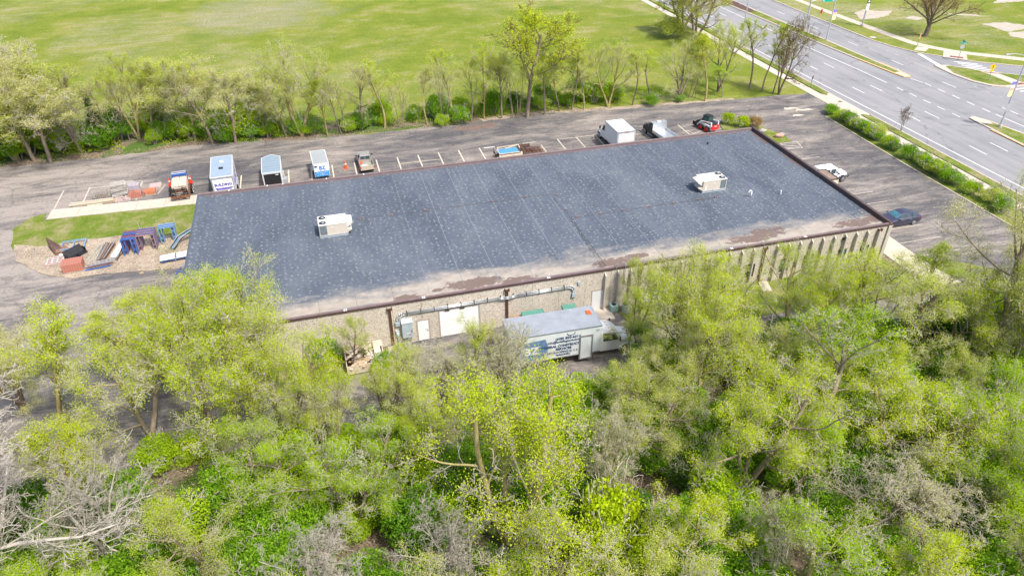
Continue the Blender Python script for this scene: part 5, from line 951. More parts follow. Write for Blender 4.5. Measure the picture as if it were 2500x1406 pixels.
for (x, y, h_, l_) in ((24.75, -1.9, 1.15, 'yellow steel bollard left of the lettered truck, nearer the truck'), (24.55, -.7, 1.1, 'yellow steel bollard by the garage door, nearer the wall')):
    dressed('bollard', mat('yellow_bollard', (.80, .58, .08), .5, .1, 4), l_, 'bollard', (x, y, .012), lambda m: (m.cyl((0, 0, 0), (0, 0, h_), .09, n=12), m.cyl((0, 0, h_), (0, 0, h_ + .05), .09, .03, 12)))
r = thing('air_conditioner', 'grey round outdoor air conditioner beside the stoop', 'air conditioner', (37.6, -.9, .06)); part('casing', mat('ac_grey', (.40, .44, .42), .5, .1, 3), r, lambda m: m.cyl((0, 0, 0), (0, 0, .8), .38, n=16)); part('fan_grille', BLACK, r, lambda m: m.cyl((0, 0, .8), (0, 0, .82), .28, n=16))
r = thing('air_conditioner', 'green-grey small outdoor unit against the wall right of the white door', 'air conditioner', (36.6, -.55, .06)); part('casing', mat('ac_green', (.22, .33, .30), .5, .1, 3), r, lambda m: m.box(-.35, .35, -.3, .3, 0, .7), bevel=.02); part('fan_grille', BLACK, r, lambda m: m.cyl((0, 0, .7), (0, 0, .72), .22, n=14))
r = thing('wooden_pallet', 'slatted grey wooden pallet left of the building under the trees', 'pallet', W(292, 880), R(20)); pallet(r, 1.5, 1.3, WOODG, 0, 7); 
r = thing('lumber_pallets', 'stack of yellow lumber pallets left of the building under the trees', 'pallet stack', W(312, 850), R(8))
for k in range(6): pallet(r, 1.7, 1.3, WOOD, k * .15, 7)
part('rail', WOOD, r, lambda m: (m.bar((-.3, .85, 1.0), (1.1, .9, 1.15), .1), m.bar((1.1, .9, 1.15), (1.0, -.5, .9), .1)))
brick_pallet('pallet of pale pink masonry right of the lumber pallets under the trees', W(352, 865), R(10), 5, 7, 4, m_=BRICKP, drop=.4, jit=.02)
r = thing('work_van', 'white van partly hidden under the trees by the left front corner of the building', 'van', (-.2, 4.4, .012), R(-98))
part('body', WHITE, r, lambda m: m.loft([[Vector((x, y, z)) for y, z in ((w, .4), (w, 1.2), (w * .9, zt - .1), (w * .75, zt), (-w * .75, zt), (-w * .9, zt - .1), (-w, 1.2), (-w, .4))] for x, w, zt in ((-2.4, .9, 1.9), (-2.3, .95, 2.0), (.7, .95, 2.0), (1.3, .95, 1.55), (2.2, .9, 1.1), (2.4, .8, .9))]), bevel=.03)
glass_quad(r, 'windshield', [(1.25, .8, 1.5), (.78, .75, 1.92), (.78, -.75, 1.92), (1.25, -.8, 1.5)])
for s in (1, -1):
    part('side_window', GLASS, r, lambda m: m.box(.0, .8, s * .925 - .02, s * .925 + .02, 1.25, 1.75)); wheel(r, 1.6, s * .85, .34, .22); wheel(r, -1.5, s * .85, .34, .22)
# boulders
def rock(label, loc, s, m_):
    r_ = random.Random(hash(label) % 1000 if False else len(label)); m = bpy.data.meshes.new('boulder'); import bmesh
    bm = bmesh.new(); bmesh.ops.create_icosphere(bm, subdivisions=3, radius=1)
    ph = [r_.uniform(0, 6) for _ in range(6)]
    for v in bm.verts:
        k = 1 + .12 * math.sin(v.co.x * 3 + ph[0]) + .1 * math.sin(v.co.y * 4 + ph[1]) + .08 * math.sin(v.co.z * 5 + ph[2]) + .04 * math.sin(v.co.x * 9 + ph[3]); v.co = Vector((v.co.x * s[0] * k, v.co.y * s[1] * k, v.co.z * s[2] * k + s[2] * .7))
    bm.to_mesh(m); bm.free(); m.materials.append(m_); o = bpy.data.objects.new('boulder', m); COL.objects.link(o); o.location = loc; tag(o, label, 'boulder')
rock('grey boulder on the grass island near the back right corner of the building', (72.1, 32.5, .07), (.6, .4, .32), mat('grey_stone', (.36, .33, .29), .9, .2, 3))
rock('pink boulder on the grass island, nearest the striped pavement', (73.3, 30.3, .07), (.62, .42, .36), mat('pink_stone', (.50, .29, .23), .9, .15, 3))

# ================================================================== STREET FURNITURE
def banner(root, x, z0, z1, w, cols):
    n = len(cols)
    for k, c in enumerate(cols): part('banner', c, root, lambda m: m.box(x - w, x, -.012, .012, z1 - (k + 1) * (z1 - z0) / n, z1 - k * (z1 - z0) / n))
    part('banner_arm', POLE, root, lambda m: (m.bar((0, 0, z1 + .04), (x - w, 0, z1 + .04), .04), m.bar((0, 0, z0 - .04), (x - w, 0, z0 - .04), .04)))
BP, BO, BYW = mat('banner_purple', (.22, .18, .62), .6, .1, 2), mat('banner_salmon', (.85, .42, .32), .6, .08, 2), mat('banner_yellow', (.88, .74, .38), .6, .06, 2)
def street_lamp(loc, label, arms=((3.5, 0), (-3.5, 0)), H=10.2, ban=True, rz=0):
    r = thing('street_lamp', label, 'street lamp', loc, rz, 'street lamps along the road')
    part('base', CONC, r, lambda m: m.cyl((0, 0, 0), (0, 0, .35), .32, .28, 10)); part('pole', POLE, r, lambda m: m.cyl((0, 0, .35), (0, 0, H), .14, .08, 10))
    for ax, ay in arms:
        a = part('arm', POLE, r, lambda m: m.tube([Vector((0, 0, H - .6)), Vector((ax * .35, ay * .35, H - .1)), Vector((ax * .7, ay * .7, H + .12)), Vector((ax * .92, ay * .92, H + .12))], .045, 6))
        part('lamp_head', POLE, a, lambda m: m.obox((ax * 1.0, ay, H + .1), (.75 if abs(ax) > abs(ay) else .28, .28 if abs(ax) > abs(ay) else .75, .14)), bevel=.04)
    return r
l1 = street_lamp((104.6, 24.8, .17), 'double-armed street lamp on the median at the right with a coloured banner')
banner(l1, -.16, 4.4, 6.4, .7, (BP, WHITE, BO, BYW, BYW)); part('sign_plate', ALU, l1, lambda m: m.box(-.45, .45, -.2, -.17, 2.3, 3.4))
l3 = street_lamp((90.0, 69.2, .12), 'slim street lamp beside the near sidewalk behind the tall bare trees', ((3.0, 0),), 9.0)
# overhead gantry: two poles and truss
g_ = thing('sign_gantry', 'overhead sign gantry with green guide sign spanning the far lanes', 'sign gantry', (107.7, 75.4, .15), math.atan2(-.3, 12.9))
for x in (0, 12.9):
    part('pole', POLE, g_, lambda m: m.cyl((x, 0, 0), (x, 0, 6.6), .16, .12, 10)); part('base', CONC, g_, lambda m: m.cyl((x, 0, 0), (x, 0, .3), .35, n=10))
part('truss_chord', POLE, g_, lambda m: (m.tube([Vector((0, 0, 5.4)), Vector((3, 0, 6.1)), Vector((6.4, 0, 6.4)), Vector((9.9, 0, 6.1)), Vector((12.9, 0, 5.4))], .06, 6), m.tube([Vector((0, 0, 6.2)), Vector((3, 0, 6.8)), Vector((6.4, 0, 7.1)), Vector((9.9, 0, 6.8)), Vector((12.9, 0, 6.2))], .06, 6)))
for k in range(9): part('truss_brace', POLE, g_, lambda m: m.bar((1.2 + k * 1.3, 0, 5.6 + .55 * math.sin((1.2 + k * 1.3) / 12.9 * PI)), (1.85 + k * 1.3, 0, 6.45 + .5 * math.sin((1.85 + k * 1.3) / 12.9 * PI)), .04))
gs = part('guide_sign', GREENS, g_, lambda m: m.box(2.4, 5.0, -.2, -.15, 5.2, 7.0)); strokes(gs, WHITE, (2.75, -.21, 6.35), 1.9, .26, 9, 'x', 11); strokes(gs, WHITE, (2.75, -.21, 5.9), 1.5, .22, 8, 'x', 12); [part('arrow_symbol', WHITE, gs, lambda m: (m.obox((x, -.21, 5.45), (.3, .01, .09), (0, R(45 * q), 0)), m.obox((x - q * .1, -.212, 5.36), (.2, .01, .09)), m.obox((x - q * .14, -.214, 5.42), (.09, .01, .2)))) for x, q in ((2.7, 1), (4.7, -1))]
part('sign_plate', WHITE, g_, lambda m: m.box(12.55, 13.25, -.22, -.18, 3.0, 4.3)); part('sign_plate', BLACK, g_, lambda m: m.box(12.55, 13.25, -.22, -.18, 4.35, 5.1)); part('sign_symbol', WHITE, g_, lambda m: m.cyl((12.9, -.23, 4.72), (12.9, -.225, 4.72), .22, n=10))
# banner pole between (thin lamp with banner)
bp = thing('street_lamp', 'grey lamp pole with purple and orange banner at the far side of the median', 'street lamp', (107.85, 68.7, .17), 0, 'street lamps along the road'); part('pole', POLE, bp, lambda m: m.cyl((0, 0, 0), (0, 0, 9.5), .13, .08, 10)); banner(bp, .85, 3.6, 5.4, .7, (BP, BO, BYW, BYW)); part('arm', POLE, bp, lambda m: m.tube([Vector((0, 0, 9)), Vector((1.5, 0, 9.5)), Vector((3.2, 0, 9.6))], .05, 6))
def sign_post(label, loc, H, rz, fn, cat='sign', name='road_sign'):
    r = thing(name, label, cat, loc, rz); part('post', mat('green_sign_post', (.12, .30, .22), .6, .2, 4) if name != 'street_name_sign' else POLE, r, lambda m: m.box(-.035, .035, -.035, .035, 0, H)); fn(r); return r
def f_stop(r):
    part('stop_sign', ALU, r, lambda m: m.add([(.38 * math.cos(PI / 8 + k * PI / 4), -.05, 2.35 + .38 * math.sin(PI / 8 + k * PI / 4)) for k in range(8)] + [(.38 * math.cos(PI / 8 + k * PI / 4), -.07, 2.35 + .38 * math.sin(PI / 8 + k * PI / 4)) for k in range(8)], [tuple(range(8)), tuple(range(15, 7, -1))] + [(i, i + 8, (i + 1) % 8 + 8, (i + 1) % 8) for i in range(8)]))
    a = part('street_blade', GREENS, r, lambda m: m.box(-.55, .75, -.012, .012, 2.85, 3.12)); strokes(a, WHITE, (-.35, -.016, 2.985), .9, .12, 8, 'x', 13); part('street_blade', GREENS, r, lambda m: m.box(-.012, .012, -.6, .6, 3.14, 3.4))
sign_post('back of a stop sign with green street name blades by the crossing', (121.9, 51.4, .12), 3.1, R(-20), f_stop)
def f_yel(r):
    part('warning_sign', YSIGN, r, lambda m: m.obox((0, -.05, 2.2), (.75, .02, .75), (0, R(45), 0))); part('arrow_symbol', BLACK, r, lambda m: (m.obox((0, -.065, 2.15), (.07, .008, .4)), m.obox((0, -.066, 2.38), (.18, .008, .07), (0, R(40), 0)))); part('lower_plate', YSIGN, r, lambda m: m.box(-.3, .3, -.06, -.04, 1.45, 1.7))
sign_post('yellow diamond warning sign on the grass of the corner island', W(2412, 197, .15), 2.6, R(-25), f_yel)
def f_or(r): part('marker', mat('orange_white_marker', (.75, .38, .24), .6, .3, 6), r, lambda m: m.box(-.1, .1, -.06, -.04, 1.5, 2.5))
sign_post('slim post with an orange and white marker beside the far sidewalk', W(2238, 116, .12), 2.5, 0, f_or, 'marker post', 'marker_post')
def f_bk(r): part('sign_plate', BLACK, r, lambda m: m.box(-.2, .2, -.06, -.04, 1.25, 1.8)); 
sign_post('short dark signpost on the sidewalk edge at the end of the grass', (89.3, 46.6, .1), 1.8, R(30), f_bk)
hy = thing('fire_hydrant', 'red fire hydrant on the grass beside the far sidewalk', 'fire hydrant', W(2005, 33, .12)); part('body', REDP, hy, lambda m: (m.cyl((0, 0, 0), (0, 0, .7), .16, .14, 10), m.cyl((0, 0, .7), (0, 0, .88), .17, .06, 10), m.cyl((-.26, 0, .5), (.26, 0, .5), .08, n=8))); part('base_flange', REDP, hy, lambda m: m.cyl((0, 0, 0), (0, 0, .06), .22, n=10))
dressed('manhole_cover', CONC, 'round pale manhole cover in the grass by the far kerb', 'manhole cover', W(2131, 92, .115), lambda m: m.cyl((0, 0, 0), (0, 0, .03), .6, n=14))
dressed('litter', WHITE, 'small white scrap on the median grass by its yellow tip', 'litter', W(2190, 171, .17), lambda m: m.obox((0, 0, .04), (.3, .25, .08), (0, 0, .5)))
def zone_of(px, py): return ('far left', 'left', 'left of centre', 'centre', 'right of centre', 'right', 'far right')[int(max(0, min(6, px // 357)))] + (' back' if py < 1080 else ' middle' if py < 1280 else ' front')
# ================================================================== TREES
GA = 2.39996
class Tree:
    def __init__(s, seed): s.r = random.Random(seed); s.seg = [[], []]; s.lf = []; s.dens = 1.0   # heavy / light segments, leaf points
    def grow(s, p, d, L, r, lv, P):
        rr = s.r; n = P['n'][lv]; wig = P['wig'][lv]; up = P['up'][lv]; last = len(P['n']) - 1; q = p.copy(); az = rr.uniform(0, 6.28)
        tap = P.get('tap', .55) if lv == 0 else .35; nc = P['kids'][lv] if lv < last else 0; step = L / n; pend = 0; made = 0; t0 = P['t0'][lv] if lv < last else 0
        for i in range(n):
            d = (d + Vector((rr.gauss(0, wig), rr.gauss(0, wig), rr.gauss(0, wig * .6) + up))).normalized(); q2 = q + d * step
            r1 = r * (1 - (1 - tap) * i / n); r2 = r * (1 - (1 - tap) * (i + 1) / n)
            s.seg[0 if lv <= P.get('heavy', 1) else 1].append((q, q2, r1, r2))
            ta, tb = i / n, (i + 1) / n
            if lv < last and tb > t0:
                pend += nc * (tb - max(ta, t0)) / (1 - t0)
                while pend >= 1 or (i == n - 1 and made < nc and pend > .4):
                    pend -= 1; made += 1; t = rr.random(); b = q.lerp(q2, t); tt = ta + (tb - ta) * t; az += GA + rr.uniform(-.5, .5)
                    u = d.orthogonal().normalized(); v = d.cross(u); ang = R(rr.uniform(*P['ang'][lv])) ; side = u * math.cos(az) + v * math.sin(az)
                    nd = (d * math.cos(ang) + side * math.sin(ang)).normalized()
                    if lv >= 1 and nd.z < -.25: nd.z *= .3; nd.normalize()
                    prof = P['prof'](tt) if lv == 0 else 1 - .45 * (tt - t0)
                    s.grow(b, nd, L * P['len'][lv] * prof * rr.uniform(.75, 1.15), (r1 + (r2 - r1) * t) * P.get('rr', .55) * (1.0 if lv else rr.uniform(.7, 1.1)), lv + 1, P)
            q = q2
            if lv >= last - 1 and P['leaf'] > 0 and rr.random() < P.get('bare', 1):
                k = P['leaf'] if lv == last else P['leaf'] * .35
                for _ in range(int(s.dens * k / n + rr.random())): s.lf.append(q + Vector((rr.gauss(0, 1), rr.gauss(0, 1), rr.gauss(0, .8))) * P['spread'])
        if lv == 2: s.dens = rr.choice(P.get('dens', (.15, .8, 1.0, 1.3, 1.6)))
        if lv == last - 1 and P['leaf'] > 0: s.lf.append(q)
def seg_mesh(name, segs, m_, k, rmin=0.0):
    if not segs: return None
    A = np.array([s[0][:] for s in segs]); B = np.array([s[1][:] for s in segs]); ra = np.maximum([s[2] for s in segs], rmin); rb = np.maximum([s[3] for s in segs], rmin)
    D = B - A; D /= np.linalg.norm(D, axis=1)[:, None] + 1e-9; U = np.where(np.abs(D[:, 2:3]) < .9, [[0, 0, 1.0]], [[1.0, 0, 0]]); X = np.cross(D, U); X /= np.linalg.norm(X, axis=1)[:, None]; Y = np.cross(D, X)
    B = B + D * (rb[:, None] * .6)
    V = []
    for C, r in ((A, ra), (B, rb)):
        for i in range(k):
            a = 2 * PI * i / k; V.append(C + (X * math.cos(a) + Y * math.sin(a)) * np.asarray(r)[:, None])
    V = np.stack(V, 1).reshape(-1, 3); n = len(segs); base = (np.arange(n) * 2 * k)[:, None]
    F = np.stack([np.array([i, (i + 1) % k, (i + 1) % k + k, i + k])[None] + base for i in range(k)], 1).reshape(-1, 4)
    me = np_mesh(name, V, F, [m_]); me.polygons.foreach_set('use_smooth', [True] * len(me.polygons)); return me
def leaf_mesh(name, pts, size, m_, seed=0, flat=.5):
    g = np.random.default_rng(seed); P = np.asarray(pts, dtype=float).reshape(-1, 3); n = len(P); N = g.normal(size=(n, 3)); N[:, 2] = np.abs(N[:, 2]) + flat; N /= np.linalg.norm(N, axis=1)[:, None]
    T = g.normal(size=(n, 3)); X = np.cross(N, T); X /= np.linalg.norm(X, axis=1)[:, None]; Y = np.cross(N, X); s = size * g.uniform(.55, 1.25, n)[:, None]
    V = np.stack([P - X * s * .5, P - Y * s * .33, P + X * s * .5, P + Y * s * .33], 1).reshape(-1, 3); F = (np.arange(n) * 4)[:, None] + np.arange(4)[None]
    me = np_mesh(name, V, F, [m_]); v = np.repeat(g.uniform(0, 1, n), 4).astype(np.float32); at = me.attributes.new('v', 'FLOAT', 'POINT'); at.data.foreach_set('value', v); return me
PROF = lambda t: math.sin(min(1, max(0, (t - .05) / .95)) * PI * .78 + .35)
def P_(**k):
    b = dict(n=[7, 5, 4, 3, 2], wig=[.08, .16, .2, .25, .3], up=[.0, .07, .05, .02, 0], kids=[9, 6, 6, 5], t0=[.35, .2, .15, .1], ang=[(35, 62), (30, 60), (30, 65), (30, 70)], len=[.62, .48, .48, .5], prof=PROF, leaf=8, spread=.16, rr=.52)
    b.update(k); return b
def build_tree(kind, seed):
    """prototype about 10 m high -> (trunk mesh, twig mesh, leaf mesh)"""
    t = Tree(seed); r = t.r; size = .074
    if kind == 'spread':      # forked, broad crown
        P = P_(n=[7, 5, 4, 3, 2], kids=[8, 6, 6, 6], t0=[.28, .2, .15, .1], leaf=7.6, spread=.22)
        for k in range(r.choice((2, 3))):
            a = k * 2.3 + r.uniform(-.4, .4); lean = r.uniform(.20, .50); t.grow(Vector((.04 * math.cos(a), .04 * math.sin(a), -.1)), Vector((lean * math.cos(a), lean * math.sin(a), 1)).normalized(), r.uniform(6.3, 7.6), .21, 0, P)
    elif kind == 'multi':     # many stems from the base
        P = P_(kids=[6, 6, 5, 5], t0=[.42, .2, .15, .1], len=[.5, .48, .48, .5], leaf=6, spread=.25, up=[.03, .07, .05, .02, 0])
        for k in range(5):
            a = k * 1.35 + r.uniform(-.3, .3); lean = r.uniform(.12, .55); t.grow(Vector((.35 * math.cos(a), .35 * math.sin(a), -.1)), Vector((lean * math.cos(a), lean * math.sin(a), 1)).normalized(), r.uniform(5.5, 8.0), .17, 0, P)
    elif kind == 'slender':   # tall bare trunk, high crown
        P = P_(n=[9, 5, 4, 3, 2], kids=[9, 5, 5, 5], t0=[.45, .2, .15, .1], len=[.36, .5, .5, .5], leaf=8, spread=.18, wig=[.07, .14, .2, .25, .3], ang=[(25, 50), (30, 60), (30, 65), (30, 70)], up=[.02, .1, .05, .02, 0])
        t.grow(Vector((0, 0, -.1)), Vector((r.uniform(-.06, .06), r.uniform(-.06, .06), 1)), 8.7, .13, 0, P)
    elif kind == 'upright':   # straight trunk forking into a rounded, hazy crown
        P = P_(n=[8, 6, 4, 3, 2], kids=[12, 7, 6, 5], t0=[.34, .25, .15, .1], len=[.62, .44, .46, .5], leaf=7, spread=.2, wig=[.06, .12, .2, .25, .3], up=[.0, .09, .05, .02, 0], ang=[(28, 58), (28, 55), (30, 65), (30, 70)], prof=lambda t: 1.05 - .6 * (t - .34) / .66)
        t.grow(Vector((0, 0, -.1)), Vector((r.uniform(-.05, .05), r.uniform(-.05, .05), 1)), 6.9, .13, 0, P)
    elif kind == 'oval':      # full leafy single stem
        P = P_(n=[9, 5, 4, 3, 2], kids=[15, 6, 6, 5], t0=[.22, .15, .12, .1], len=[.42, .46, .46, .5], leaf=6, spread=.22, ang=[(40, 70), (30, 60), (30, 65), (30, 70)])
        t.grow(Vector((0, 0, -.1)), Vector((r.uniform(-.05, .05), r.uniform(-.05, .05), 1)), 8.6, .17, 0, P)
    elif kind == 'bare':      # leafless or nearly
        P = P_(kids=[9, 7, 7, 6], t0=[.25, .15, .12, .1], len=[.72, .5, .5, .5], leaf=1.2, spread=.12, wig=[.09, .2, .24, .28, .35], up=[.0, .05, .03, .0, 0]); size = .078
        for k in range(2):
            a = k * 3 + r.uniform(-.5, .5); t.grow(Vector((.1 * math.cos(a), .1 * math.sin(a), -.1)), Vector((.22 * math.cos(a), .22 * math.sin(a), 1)).normalized(), 6.8, .2, 0, P)
    elif kind == 'thin':      # sapling thicket
        P = P_(n=[6, 4, 3, 2], wig=[.08, .18, .22, .28], up=[.03, .08, .03, 0], kids=[9, 6, 5], t0=[.3, .15, .1], ang=[(25, 55), (30, 60), (30, 65)], len=[.38, .42, .45], leaf=7, spread=.18)
        for k in range(4):
            a = r.uniform(0, 6.28); t.grow(Vector((.9 * math.cos(a), .9 * math.sin(a), -.1)), Vector((r.uniform(-.15, .15), r.uniform(-.15, .15), 1)).normalized(), r.uniform(6.5, 9), .07, 0, P)
    elif kind == 'domed':     # big round brown crown
        P = P_(n=[4, 7, 5, 4, 2], kids=[13, 10, 6, 6], t0=[.55, .25, .15, .1], len=[2.1, .42, .42, .4], wig=[.04, .1, .18, .22, .3], up=[.0, .03, .03, .02, 0], ang=[(18, 68), (25, 55), (30, 60), (30, 60)], prof=lambda t: 1.0, leaf=3, spread=.14, rr=.5)
        t.grow(Vector((0, 0, -.1)), Vector((.12, 0, 1)), 2.9, .42, 0, P)
    tr = seg_mesh('trunk', t.seg[0], BARK, 6, .02); tw = seg_mesh('twigs', t.seg[1], TWIG, 3, .0105); lf = leaf_mesh('foliage', [p[:] for p in t.lf], size, L_YEL, seed) if t.lf else None
    top = max(max(s_[1].z for s_ in t.seg[1]), 1); hw = np.percentile([math.hypot(s_[1].x, s_[1].y) for s_ in t.seg[1]], 93)
    return tr, tw, lf, top, hw
def blob_points(n, rx, ry, rz, z0, seed, lumps=26, shell=.35):
    g = np.random.default_rng(seed); c = g.normal(size=(lumps, 3)); c /= np.linalg.norm(c, axis=1)[:, None]; c[:, 2] = np.abs(c[:, 2]) * 1.05 - .15; c *= g.uniform(.45, .82, lumps)[:, None]
    i = g.integers(0, lumps, n); d = g.normal(size=(n, 3)); d /= np.linalg.norm(d, axis=1)[:, None]; q = c[i] + d * (g.uniform(.5, 1, n) ** .4)[:, None] * shell * g.uniform(.7, 1.2, lumps)[i][:, None]
    q = q * [rx, ry, rz] + [0, 0, z0]; return q[q[:, 2] > .02]
def build_shrub(seed, n=7500, size=.10, r=(1.5, 1.5, 1.3), z0=.9, lumps=24, shell=.36):
    g = random.Random(seed); P = P_(n=[3, 3, 2], wig=[.12, .2, .3], up=[.03, .02, 0], kids=[5, 4], t0=[.3, .2], ang=[(20, 50), (30, 60)], len=[.5, .45], leaf=0); t = Tree(seed)
    for k in range(9): a = g.uniform(0, 6.28); t.grow(Vector((.2 * math.cos(a), .2 * math.sin(a), 0)), Vector((g.uniform(.1, .8) * math.cos(a), g.uniform(.1, .8) * math.sin(a), 1)).normalized(), g.uniform(.75, 1.15) * (z0 + r[2]) * .85, .035, 0, P)
    return seg_mesh('stems', t.seg[0] + t.seg[1], TWIG, 3, .01), leaf_mesh('foliage', blob_points(n, *r, z0, seed, lumps, shell), size, L_GRN, seed, .3)
PROTO = {}
for kind, seeds in (('spread', (11, 12, 13, 14)), ('multi', (21, 22)), ('slender', (31, 32, 33)), ('oval', (41, 42, 43)), ('upright', (45, 46, 47)), ('bare', (51, 52)), ('thin', (61, 62)), ('domed', (71,))):
    PROTO[kind] = [build_tree(kind, s) for s in seeds]
SHR = [build_shrub(s) for s in (81, 82, 83, 84)]
HEDGE = [build_shrub(s, 6500, .085, (1.15, 1.15, .95), .62, 30, .34) for s in (91, 92)]
# conifer
def conifer_points(seed):
    g = np.random.default_rng(seed); pts = []
    for k in range(190):
        z = .5 + 5.8 * (k / 190) ** .9; a = k * GA; L = 1.9 * (1 - z / 6.9) * g.uniform(.75, 1.15)
        for j in range(34): t = g.uniform(.1, 1) ** .7 * L; w = .18 * (1.2 - t / max(L, .1)); pts.append((math.cos(a) * t + g.normal() * w, math.sin(a) * t + g.normal() * w, z - t * .18 + g.normal() * .07))
    return pts
CONIF = (seg_mesh('trunk', [(Vector((0, 0, 0)), Vector((0, 0, 6.4)), .16, .03)], BARK, 6), leaf_mesh('foliage', conifer_points(5), .13, L_CON, 5, .2))
PLACED = []
def tree(kind, base, H, label, group=None, leaf=None, twig=None, wide=1.0, v=None, rz=None, cat='tree', name='tree', bark=None, lean=(0, 0)):
    pr = PROTO[kind]; tr, tw, lf, top, hw = pr[(v if v is not None else random.randrange(len(pr)))]; s = H / top
    r = thing(name, label, cat, (base[0], base[1], 0), random.uniform(0, 6.28) if rz is None else rz, group); r.scale = (s * wide, s * wide, s); r.rotation_euler[0] = lean[0]; r.rotation_euler[1] = lean[1]
    t_ = inst('trunk', tr, r, mat=bark or random.choice((BARK, BARK, BARKM)))
    inst('branches', tw, r, mat=twig or TWIG)
    if lf and leaf != 0: inst('foliage', lf, r, mat=leaf or L_YEL)
    PLACED.append((base[0], base[1])); return r
def tree_px(kind, bx, by, ty, w, label, **k):
    b = W(bx, by); H = height_for(b, ty); pr = PROTO[kind]; v = k.pop('v', None); v = random.randrange(len(pr)) if v is None else v; d = (Vector((b.x, b.y, H * .65)) - _CL).length
    wide = max(.45, min(1.9, (w / 2 * d / FPX) / (pr[v][4] * H / pr[v][3]))) if w else 1.0
    return tree(kind, b, H, label, wide=wide, v=v, **k)
def shrub(base, s, label, group=None, leaf=None, sz=1.0, twig=None, name='shrub', protos=None, cat='shrub', z=0):
    st, lf = random.choice(protos or SHR); r = thing(name, label, cat, (base[0], base[1], z), random.uniform(0, 6.28), group); r.scale = (s, s, s * sz)
    inst('stems', st, r, mat=twig or TWIG); inst('foliage', lf, r, mat=leaf or L_GRN); return r

# --- right-hand row by the driveway (each seen clearly)
RB_ = 'trees in the row between the lot and the field'
tree_px('bare', 1901, 231, 22, 112, 'tall nearly bare spreading tree, last of the row beside the driveway', leaf=L_TAN, twig=TWIGB, bark=BARK, v=0)
tree_px('slender', 1886, 229, 128, 62, 'smallest slim tree, just left of the tall bare one at the row end', leaf=L_YEL)
tree_px('slender', 1860, 224, 58, 66, 'slim leafy-topped tree crossing the sidewalk, third from the row end', leaf=L_YEL, twig=TWIGB, v=1)
tree_px('slender', 1829, 217, 52, 78, 'slim tree with yellow-green top, fourth from the row end', leaf=L_YEL, twig=TWIGB, v=0)
tree_px('slender', 1763, 238, 165, 70, 'low tree with lime leaves leaning right under taller crowns', leaf=L_LIM, v=2)
tree_px('spread', 1752, 224, 52, 110, 'lime-topped tree in front of the big forked trees by the sidewalk', leaf=L_YEL)
tree_px('slender', 1721, 248, 88, 80, 'slim dark-trunked tree leaning slightly right near the row end', leaf=L_YEL, twig=TWIGB, v=2)
tree_px('thin', 1690, 241, 135, 60, 'thin wispy tree between two darker trunks near the row end', leaf=L_OLI)
tree_px('spread', 1658, 247, 84, 120, 'grey double-trunked tree with hazy olive crown', leaf=L_OLI)
tree_px('spread', 1695, 100, -62, 150, 'large forked tree on the grass beside the sidewalk at the top edge', leaf=L_OLI, twig=TWIGB, v=1)
tree_px('spread', 1668, 78, -70, 150, 'large dark bushy tree left of the forked one at the top edge', leaf=L_OLI, twig=TWIGB, v=2)
shrub(W(1635, 92), 1.9, 'dark rounded thicket at the foot of the large trees by the sidewalk', leaf=L_OLI)
tree_px('slender', 1586, 236, 130, 80, 'tree with low forked trunk above a bright green bush', leaf=L_YEL, v=1)
tree_px('slender', 1544, 257, 120, 70, 'thin straight tree left of the bright green bush', leaf=L_OLI)
tree_px('spread', 1485, 262, 98, 125, 'twin-trunked hazy tree beside a yellow-green bush', leaf=L_OLI, v=3)
tree_px('upright', 1287, 287, 12, 215, 'tallest tree of the row with broad golden-green crown', leaf=L_YEL, twig=TWIGB, v=0)
tree_px('oval', 2260, 92, -60, 10, 'x') if False else tree('domed', W(2258, 91), height_for(W(2258, 91), -78), 'large round brown-budding tree on the park grass beyond the road', leaf=L_BRN, twig=TWIGB, wide=1.0, v=0)
tree_px('bare', 2198, 322, 252, 16, 'thin leafless sapling between near sidewalk and road', leaf=0, twig=TWIGB, v=1, name='sapling')
shrub(W(1668, 8), 1.3, 'green shrub on the mulch of the median at the top edge', leaf=L_LIM)
# --- rest of the back row
row = [(1425, 268, 130, 60, 'slender', L_YEL), (1396, 268, 105, 80, 'oval', L_OLI), (1365, 272, 150, 60, 'slender', L_OLI), (1330, 280, 120, 90, 'spread', L_YEL), (1262, 286, 130, 70, 'thin', L_YEL), (1225, 290, 118, 90, 'spread', L_OLI), (1182, 290, 105, 90, 'oval', L_YEL), (1150, 297, 150, 60, 'slender', L_OLI), (1104, 297, 125, 80, 'slender', L_YEL), (1085, 300, 150, 50, 'thin', L_OLI), (1043, 304, 175, 60, 'slender', L_TAN), (985, 310, 195, 50, 'thin', L_YEL), (940, 313, 155, 85, 'slender', L_YEL), (884, 318, 138, 90, 'oval', L_TAN), (835, 325, 170, 70, 'thin', L_OLI), (800, 332, 180, 80, 'spread', L_YEL), (738, 332, 92, 150, 'spread', L_OLI), (700, 335, 165, 90, 'oval', L_OLI), (655, 338, 205, 90, 'spread', L_TAN), (575, 350, 165, 120, 'spread', L_TAN), (520, 352, 140, 140, 'oval', L_OLI), (478, 345, 170, 110, 'spread', L_TAN), (430, 330, 140, 150, 'spread', L_OLI), (380, 345, 165, 120, 'oval', L_OLI), (340, 340, 140, 110, 'spread', L_YEL), (300, 350, 200, 90, 'thin', L_TAN), (125, 398, 195, 150, 'spread', L_TAN), (85, 395, 215, 140, 'spread', L_OLI), (40, 390, 150, 170, 'spread', L_TAN), (150, 360, 165, 150, 'oval', L_OLI), (20, 345, 120, 160, 'spread', L_TAN), (95, 330, 150, 140, 'spread', L_OLI), (-40, 380, 130, 200, 'spread', L_TAN), (-60, 320, 90, 200, 'oval', L_OLI), (20, 290, 70, 150, 'bare', L_TAN)]
